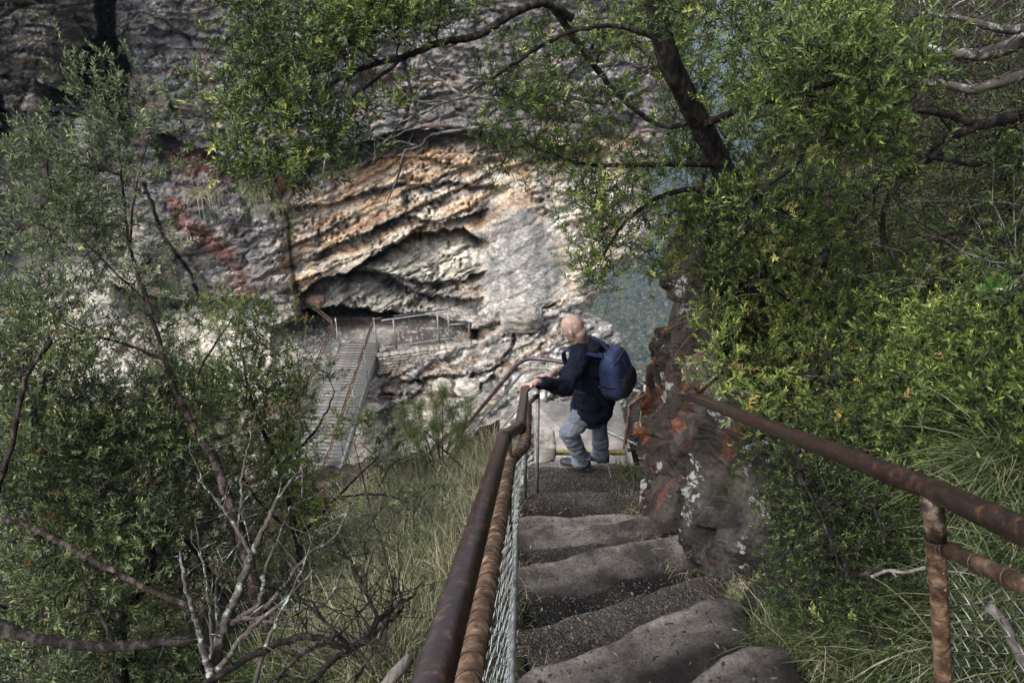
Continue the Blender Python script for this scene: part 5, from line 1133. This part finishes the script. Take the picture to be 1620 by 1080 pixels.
tree('slope_shrub', 'feathery grey green shrub among the long grass left of the handrail', 'shrub', [[(620, 960, 4.2, .012), (610, 880, 4.4, .008), (590, 820, 4.6, .004)], [(660, 860, 5.0, .008), (655, 810, 5.2, .005), (680, 770, 5.4, .003)]],
 [(590, 850, 50, 50, 4.6, .3, 130), (560, 930, 50, 50, 4.2, .3, 110), (670, 800, 45, 35, 5.3, .3, 110)], SCc, LG, BARK, n_ind=0, seedv=46, size=1.2, cl=.09)
tree('yellow_tipped_sprig', 'yellow green leafy spray over the edge of the footbridge', 'shrub',
 [[(600, 860, 6.4, .008), (580, 780, 6.5, .006), (560, 700, 6.6, .003)]], [(560, 668, 28, 14, 6.6, .1, 36), (540, 695, 22, 12, 6.6, .1, 18), (640, 770, 30, 10, 6.6, .1, 16), (600, 790, 22, 8, 6.5, .1, 9)], SA, LY, BARK, n_ind=0, seedv=45, size=1.1, cl=.05)

# ---- undergrowth of dead twigs in the dark upper right, and an unseen canopy added overhead to shade the steps
tree('bank_shrub', 'scrub with leaves darkened for shade behind the lichened limbs in the upper right corner', 'shrub',
 [[(1600, 330, 3.6, .02), (1560, 200, 3.9, .014), (1500, 100, 4.4, .008)], [(1450, 200, 5, .02), (1420, 80, 5.2, .014), (1380, 0, 5.4, .008)]],
 [cover([(1250, 150), (1230, -60), (1680, -60), (1680, 260), (1500, 230)], 1100, .70, .95, 8.5, .12)], SA, LD, BARK, n_ind=0, seedv=35, size=1.05)
rg = np.random.default_rng(36); b = Buf(); px = rg.uniform(1340, 1660, 700); py = rg.uniform(-40, 470, 700); t_, h_ = hit(px, py, 9)
for a_, c_, d_ in zip(px, py, t_):
    q = np.array(W(a_, c_, d_*rg.uniform(.8, .97))[:]); dr = rg.normal(size=3); dr /= np.linalg.norm(dr); l_ = rg.uniform(.15, .5)
    tube(b, [Vector(q+dr*l_*s_+rg.normal(size=3)*l_*.05) for s_ in np.linspace(0, 1, 4)], np.linspace(.0035, .001, 4), 3, caps=False)
tag(link('dead_twigs', b.mesh('dead_twigs'), GBARK), kind='stuff')
ov = [(rgp[0], rgp[1], rgp[2]) for rgp in ()]
def over(rg):
    n = 210; C_ = np.stack([rg.uniform(.9, 4.5, n), rg.uniform(-2.2, 1.6, n), rg.uniform(1.3, 3.2, n)], 1); C_ = C_[(C_[:, 2] > .35+C_[:, 1]*.35+.9)]
    return np.repeat(C_, 9, 0)+rg.normal(size=(len(C_)*9, 3))*.16
ot = tree('unseen_shade_tree', 'unseen leafy crown added above the viewer to shade the steps', 'tree', [[(2600, 500, 1.6, .07), (2300, -300, 1.7, .06), (2000, -1600, 1.6, .05), (1500, -3200, 1.3, .03)]], [over], [(V_*1.0, F_, R_) for V_, F_, R_ in SA], LR, BARK, n_ind=0, seedv=37, size=2.2)
# ---- dead lichened bush, lower left
d = 2.9
bare('dead_bush', 'dead grey lichened bush with a sawn stem at the lower left', 'bush',
 [[(322, 1120, 2.9, .026), (338, 1050, 2.9, .024), (355, 988, 2.9, .021), (375, 940, 2.92, .018), (391, 897, 2.95, .016), (401, 869, 3.0, .014), (425, 820, 3.05, .011), (447, 777, 3.1, .008), (480, 735, 3.2, .004)],
  [(397, 880, 2.97, .009), (373, 834, 3.0, .008), (350, 800, 3.0, .006), (331, 777, 3.05, .004), (310, 755, 3.1, .002)], [(376, 838, 3.0, .007), (382, 790, 3.05, .006), (382, 753, 3.1, .006), (394, 700, 3.2, .004), (405, 650, 3.3, .002)],
  [(338, 1070, 2.88, .02), (327, 1040, 2.85, .017), (315, 1000, 2.83, .014), (306, 967, 2.82, .011), (292, 920, 2.8, .009), (285, 872, 2.8, .005)], [(334, 1040, 2.85, .009), (334, 995, 2.85, .007), (327, 925, 2.85, .006), (311, 834, 2.85, .003)],
  [(345, 1000, 2.9, .008), (341, 940, 2.88, .006), (345, 910, 2.88, .004), (359, 879, 2.88, .0025)], [(360, 985, 2.9, .012), (405, 960, 2.95, .011), (415, 930, 3.0, .010), (419, 904, 3.0, .008), (440, 850, 3.1, .006), (461, 798, 3.15, .003)],
  [(365, 985, 2.9, .011), (405, 972, 2.95, .011), (447, 929, 3.0, .010), (489, 876, 3.1, .008), (531, 848, 3.15, .006), (563, 776, 3.2, .0025)], [(370, 980, 2.9, .008), (410, 976, 2.9, .007), (447, 964, 2.9, .007), (503, 960, 2.9, .006), (530, 930, 2.9, .005), (542, 895, 2.9, .003)],
  [(380, 975, 2.9, .007), (440, 985, 2.85, .006), (490, 985, 2.85, .003)], [(345, 1060, 2.85, .012), (390, 1000, 2.8, .010), (450, 950, 2.8, .007), (500, 900, 2.85, .004)], [(400, 1090, 2.7, .012), (430, 1000, 2.75, .008), (470, 920, 2.8, .005), (500, 840, 2.9, .002)]], LBARK, 51, 110, .22)
bare('fallen_branch', 'dark tangled fallen branches along the bottom left of the brown handrail', 'branch',
 [[(300, 1110, 2.6, .014), (338, 1073, 2.65, .015), (443, 1017, 2.75, .015), (496, 1006, 2.8, .014), (556, 1024, 2.8, .014), (602, 978, 2.9, .013), (630, 955, 2.95, .010), (658, 939, 3.0, .005)], [(480, 1095, 2.5, .014), (530, 1040, 2.6, .013), (567, 1020, 2.7, .012), (619, 978, 2.8, .009), (640, 960, 2.85, .004)], [(560, 1024, 2.8, .010), (520, 990, 2.8, .008), (480, 950, 2.85, .006), (440, 930, 2.9, .003)],
  [(600, 980, 2.9, .009), (560, 900, 3.1, .007), (530, 850, 3.2, .004)], [(420, 1100, 2.5, .009), (470, 1040, 2.6, .009), (540, 1000, 2.7, .006), (600, 930, 2.9, .003)], [(560, 1080, 2.5, .008), (600, 1010, 2.6, .006), (630, 930, 2.8, .003)]], BARK, 52, 150, .28)
bare('side_limb', 'long brown limb crossing the bottom left corner', 'branch', [[(-60, 975, 3.0, .03), (0, 990, 3.0, .028), (60, 1010, 3.0, .024), (150, 1022, 3.0, .022), (230, 1018, 3.0, .021), (312, 1010, 3.0, .020)], [(180, 1020, 3.0, .012), (160, 970, 3.05, .009), (130, 920, 3.1, .005)]], BARK, 53, 16, .3)
bare('side_limb', 'brown arching limb running down from the left edge to the dead bush', 'branch', [[(-60, 810, 3.5, .016), (40, 830, 3.5, .015), (120, 870, 3.4, .014), (210, 920, 3.3, .014), (300, 960, 3.1, .012)], [(80, 540, 3.2, .010), (40, 600, 3.2, .012), (20, 700, 3.2, .013), (-20, 820, 3.2, .014)]], RBARK, 54, 20, .3)
OLDW = simple('weathered_wood', [(.3, (.05, .042, .036)), (.5, (.11, .097, .085)), (.7, (.19, .172, .155))], 30, .95, [(50, 1, .006)], stretch=(1, .3, 1))
b = Buf(); tube(b, [W(598, 1100, 1.9), W(622, 1068, 1.95), W(648, 1040, 2.0)], [.016, .018, .017], 9, rough=.08); tag(link('log', b.mesh('log'), OLDW), 'short pale weathered log left of the handrail at the bottom', 'log')
b = Buf(); tube(b, spline([W(1378, 912, 1.95), W(1405, 902, 1.95), W(1430, 905, 1.93), W(1465, 897, 1.9)], 5), .005, 6, rough=.1); tube(b, [W(1410, 902, 1.95), W(1418, 912, 1.93)], [.006, .002], 5); tag(link('stick', b.mesh('stick'), OLDW), 'pale grey dead stick in the grass left of the tan post', 'stick')
b = Buf(); tube(b, spline([W(1565, 960, 1.6), W(1590, 990, 1.6), W(1625, 1060, 1.55)], 5), .013, 6, rough=.15); tag(link('stick', b.mesh('stick'), OLDW), 'split grey dead wood behind the wire mesh at the bottom right', 'stick')
bare('bare_twig', 'thin dark branch arching over the grass slope left of the handrail', 'branch', [[(540, 785, 6.0, .008), (600, 782, 6.0, .008), (640, 792, 6.0, .006), (655, 800, 6.0, .003)], [(672, 680, 7.0, .006), (700, 710, 7.0, .008), (735, 742, 6.9, .009), (760, 770, 6.8, .009)], [(660, 715, 7.0, .004), (620, 735, 7.0, .006), (600, 770, 6.9, .007)]], BARK, 55, 24, .3)

# ---- grass
GR = lm('long_grass', [(0, (.018, .028, .010)), (.3, (.055, .085, .025)), (.5, (.12, .145, .06)), (.68, (.24, .22, .13)), (1, (.48, .43, .30))], trans=.2)
def blades(name, base, nb, ln, wd_, lean, droop, seedv, mat, mean=None, spread=.05, dry=(.1, .9), kind='stuff', label=None, cat=None, group=None, parent=None, seg=4):
    rg = np.random.default_rng(seedv); base = np.asarray(base); n = len(base)*nb
    B = np.repeat(base, nb, 0)+rg.normal(size=(n, 3))*np.array([spread, spread, .01]); az = rg.uniform(0, 2*math.pi, n); th = np.abs(rg.normal(size=n))*lean
    D = np.stack([np.cos(az)*np.sin(th), np.sin(az)*np.sin(th), np.cos(th)], 1)
    if mean is not None: D = D+np.array(mean)
    D /= np.linalg.norm(D, axis=1)[:, None]; L_ = ln*rg.uniform(.5, 1.25, n); S_ = np.cross(D, rg.normal(size=(n, 3))); S_ /= np.linalg.norm(S_, axis=1)[:, None]
    Hh = D*np.array([1, 1, 0]); dr = droop*rg.uniform(.4, 1.5, n); rows_ = []
    for k in range(seg+1):
        s_ = k/seg; C_ = B+D*(L_*s_)[:, None]+np.array([0, 0, -1.])*(dr*L_*s_*s_)[:, None]+Hh*(dr*L_*s_*s_*.3)[:, None]; w_ = wd_*(1-s_**2*.92)*.5
        rows_ += [C_-S_*w_, C_+S_*w_]
    V = np.stack(rows_, 1); k2 = 2*(seg+1); i0 = np.arange(n)*k2; Fc = np.concatenate([np.stack([i0+2*k, i0+2*k+1, i0+2*k+3, i0+2*k+2], 1) for k in range(seg)])
    r_ = np.repeat(np.clip(rg.uniform(dry[0], dry[1], len(base)), 0, 1), nb); r_ = np.clip(r_+rg.normal(size=n)*.2, 0, .99)
    o = link(name, np_mesh(name, V.reshape(-1, 3), Fc, False, rnd=np.repeat(r_, k2)), mat, parent); tag(o, label, cat, group, kind); return o
def bases(poly, n, seedv, tmax=12, off=0.):
    rg = np.random.default_rng(seedv); P = np.array(poly, float); px = rg.uniform(P[:, 0].min(), P[:, 0].max(), n*5); py = rg.uniform(P[:, 1].min(), P[:, 1].max(), n*5)
    ok = poly_sd(px, py, poly) > 0; px, py = px[ok][:n], py[ok][:n]; t_, h_ = hit(px, py, tmax); px, py, t_ = px[h_], py[h_], t_[h_]; u_, y_, z_ = ray(px, py); return np.stack([u_*t_, y_*t_, hill(u_*t_, y_*t_)-.02], 1)
blades('slope_grass', bases([(545, 830), (600, 790), (720, 740), (835, 700), (838, 760), (760, 900), (650, 1100), (560, 1100), (520, 960)], 1750, 61), 13, .45, .0038, .6, .6, 61, GR, dry=(.2, 1.05))
blades('slope_grass', bases([(300, 900), (560, 850), (640, 900), (640, 1100), (100, 1100)], 700, 62), 12, .45, .005, .5, .5, 62, GR, dry=(.0, .7))
blades('brink_grass', bases([(540, 800), (640, 760), (730, 730), (835, 690), (835, 740), (700, 800), (560, 850)], 500, 63, 12), 14, .5, .0045, .5, .45, 63, GR, dry=(.35, 1.))
blades('slope_weeds', bases([(560, 900), (690, 860), (690, 1000), (600, 1040)], 60, 64), 14, .36, .010, .45, .35, 64, GR, dry=(.1, .3))
blades('bank_grass', bases([(1440, 700), (1520, 640), (1640, 560), (1640, 1090), (1200, 1090), (1200, 960), (1380, 900)], 900, 65, 6), 12, .34, .0042, .5, .6, 65, GR, mean=(-.25, -.1, .1), dry=(.0, .62))
blades('bank_grass', bases([(1360, 260), (1640, 180), (1640, 460), (1500, 450), (1400, 420)], 450, 66, 8), 12, .5, .005, .6, .7, 66, GR, mean=(-.2, -.1, 0), dry=(.05, .8))
blades('bank_grass', bases([(1180, 900), (1300, 960), (1400, 1090), (1150, 1090), (1130, 1000)], 320, 68, 6), 10, .16, .003, .6, .6, 68, GR, dry=(.2, .9))
for k, (px, py, n_, lb) in enumerate([(1590, 735, 260, 'long green grass tussock drooping over the right handrail near the edge'), (1530, 800, 160, 'smaller grass tussock just behind the joint of the right handrail'), (1290, 1020, 170, 'short grass tussock low on the bank at the bottom'), (1600, 900, 160, 'grass tussock behind the wire mesh at the right edge'), (1135, 500, 90, 'thin grass tuft hanging on top of the orange stained boulder')]):
    t_, _ = hit(px, py, 6); dd_ = float(t_[0]) if k != 4 else 4.9; q = np.array(W(px, py, dd_*.97)[:]); blades('grass_tussock', [q], n_, (.5, .4, .26, .4, .45)[k], (.0048, .0042, .003, .004, .004)[k], .75, .75, 70+k, GR, mean=(-.35, -.25, .2), spread=.05, dry=(.25, .45), kind=None, label=lb, cat='grass', group='grass tussocks on the bank')
# tufts and litter along both edges of the steps
rg = np.random.default_rng(77); e_ = []
for yv in np.arange(1.0, 4.95, .045):
    e_.append((-.0+.03*yv+rg.normal()*.03, yv, float(zs(yv))-.25)); 
    xr_ = float(interp(yv, [(1.2, 1.3), (2.0, 1.1), (2.6, .98), (3.2, .9), (4.0, .98), (5.0, 1.08)]))
    e_.append((xr_+rg.normal()*.04-.02, yv, float(zs(yv))-.13))
blades('edge_grass', e_, 9, .11, .0022, .6, .5, 78, GR, dry=(.2, .95))
blades('edge_grass', [(1.07, 4.75, -4.45), (1.1, 4.6, -4.35), (1.12, 4.85, -4.5), (1.02, 4.9, -4.5), (1.08, 4.45, -4.25)], 70, .2, .004, .5, .45, 79, GR, dry=(.15, .3))
# needle bush on the slope
rg = np.random.default_rng(80); NB_ = empty('needle_bush', tuple(W(690, 760, 7.4)), label='dark green needle leaved bush on the brink between footbridge and handrail', cat='bush')
lb_ = Buf(); tips = []
for px, py in ((640, 655), (665, 645), (690, 640), (715, 650), (725, 675), (655, 680), (690, 672), (740, 640), (700, 620), (735, 700)):
    S = spline([W(700, 790, 7.3), W(700+(px-700)*.4, 730, 7.35), W(px, py+20, 7.4), W(px, py, 7.4)], 5); tube(lb_, S, np.linspace(.012, .002, len(S)), 5, caps=False); tips += [np.array(s_[:]) for s_ in S[8:]]
adopt(link('stem', lb_.mesh('stem'), BARK), NB_)
o = blades('needles', tips, 46, .22, .0032, .9, .15, 81, LL, mean=(0, 0, .35), spread=.03, dry=(.3, .75)); adopt(o, NB_)
# tufts on the ledges of the cliff
for k, (px, py, lb) in enumerate([(322, 300, 'widest dry grass tuft on the cliff ledge'), (399, 292, 'dark drooping grass tuft on the cliff ledge, left one of a close pair'), (417, 296, 'dark drooping grass tuft on the cliff ledge, right one of a close pair'), (440, 322, 'short rounded grass tuft at the right end of the cliff ledge')]):
    q = np.array(Y(px, py, cliffY(px, py)-.15)[:]); blades('ledge_tuft', [q], 200, (.55, .5, .55, .3)[k], .016, .9, 1.2, 90+k, GR, mean=(0, -.5, 0), spread=(.25, .1, .1, .12)[k], dry=((.6, .75), (.5, .6), (.5, .6), (.5, .6))[k], kind=None, label=lb, cat='grass', group='grass tufts on the cliff ledge')
# broad leaved plant
bl = empty('broad_leaved_plant', tuple(W(1572, 450, 2.9)), label='small plant with broad glossy leaves in the dark at the right edge', cat='plant')
BLM = simple('broad_leaf', [(.3, (.04, .10, .02)), (.7, (.08, .17, .04))], 12, .4, spec=.5)
c0 = np.array(W(1572, 455, 2.9)[:])
for k, (dx, dy, l_) in enumerate([(-.09, .015, .1), (-.05, .06, .09), (.01, .07, .09), (.06, .045, .1), (.10, .0, .11), (-.03, -.01, .07), (.05, -.03, .08)]):
    d_ = np.array([dx, -.04, dy]); d_ /= np.linalg.norm(d_); s_ = np.cross(d_, [0, -.8, .6]); s_ /= np.linalg.norm(s_); n_ = np.cross(s_, d_); V_, F_ = [], []
    for i in range(7):
        f_ = i/6; w_ = math.sin(math.pi*f_**.8)*.024+.001; c_ = c0+d_*l_*f_-n_*.03*f_*f_; V_ += [c_-s_*w_+n_*w_*.4, c_, c_+s_*w_+n_*w_*.4]
    for i in range(6):
        for j in range(2): a_ = i*3+j; F_.append([a_, a_+1, a_+4, a_+3])
    b = Buf(); b.add(V_, F_); adopt(link('leaf', b.mesh('leaf'), BLM), bl)
# ================================================================== HAZE
hm = bpy.data.materials.new('haze'); hm.use_nodes = True; t = hm.node_tree
t.nodes.remove(t.nodes['Principled BSDF']); vp = t.nodes.new('ShaderNodeVolumePrincipled'); vp.inputs['Color'].default_value = (.60, .76, .94, 1); vp.inputs['Density'].default_value = .00032; vp.inputs['Anisotropy'].default_value = .2
t.links.new(vp.outputs[0], t.nodes['Material Output'].inputs['Volume'])
b = Buf(); box(b, (500, 4400, -200), (11200, 9400, 620)); hz_ = link('haze', b.mesh('haze', False), hm); tag(hz_, kind='stuff')
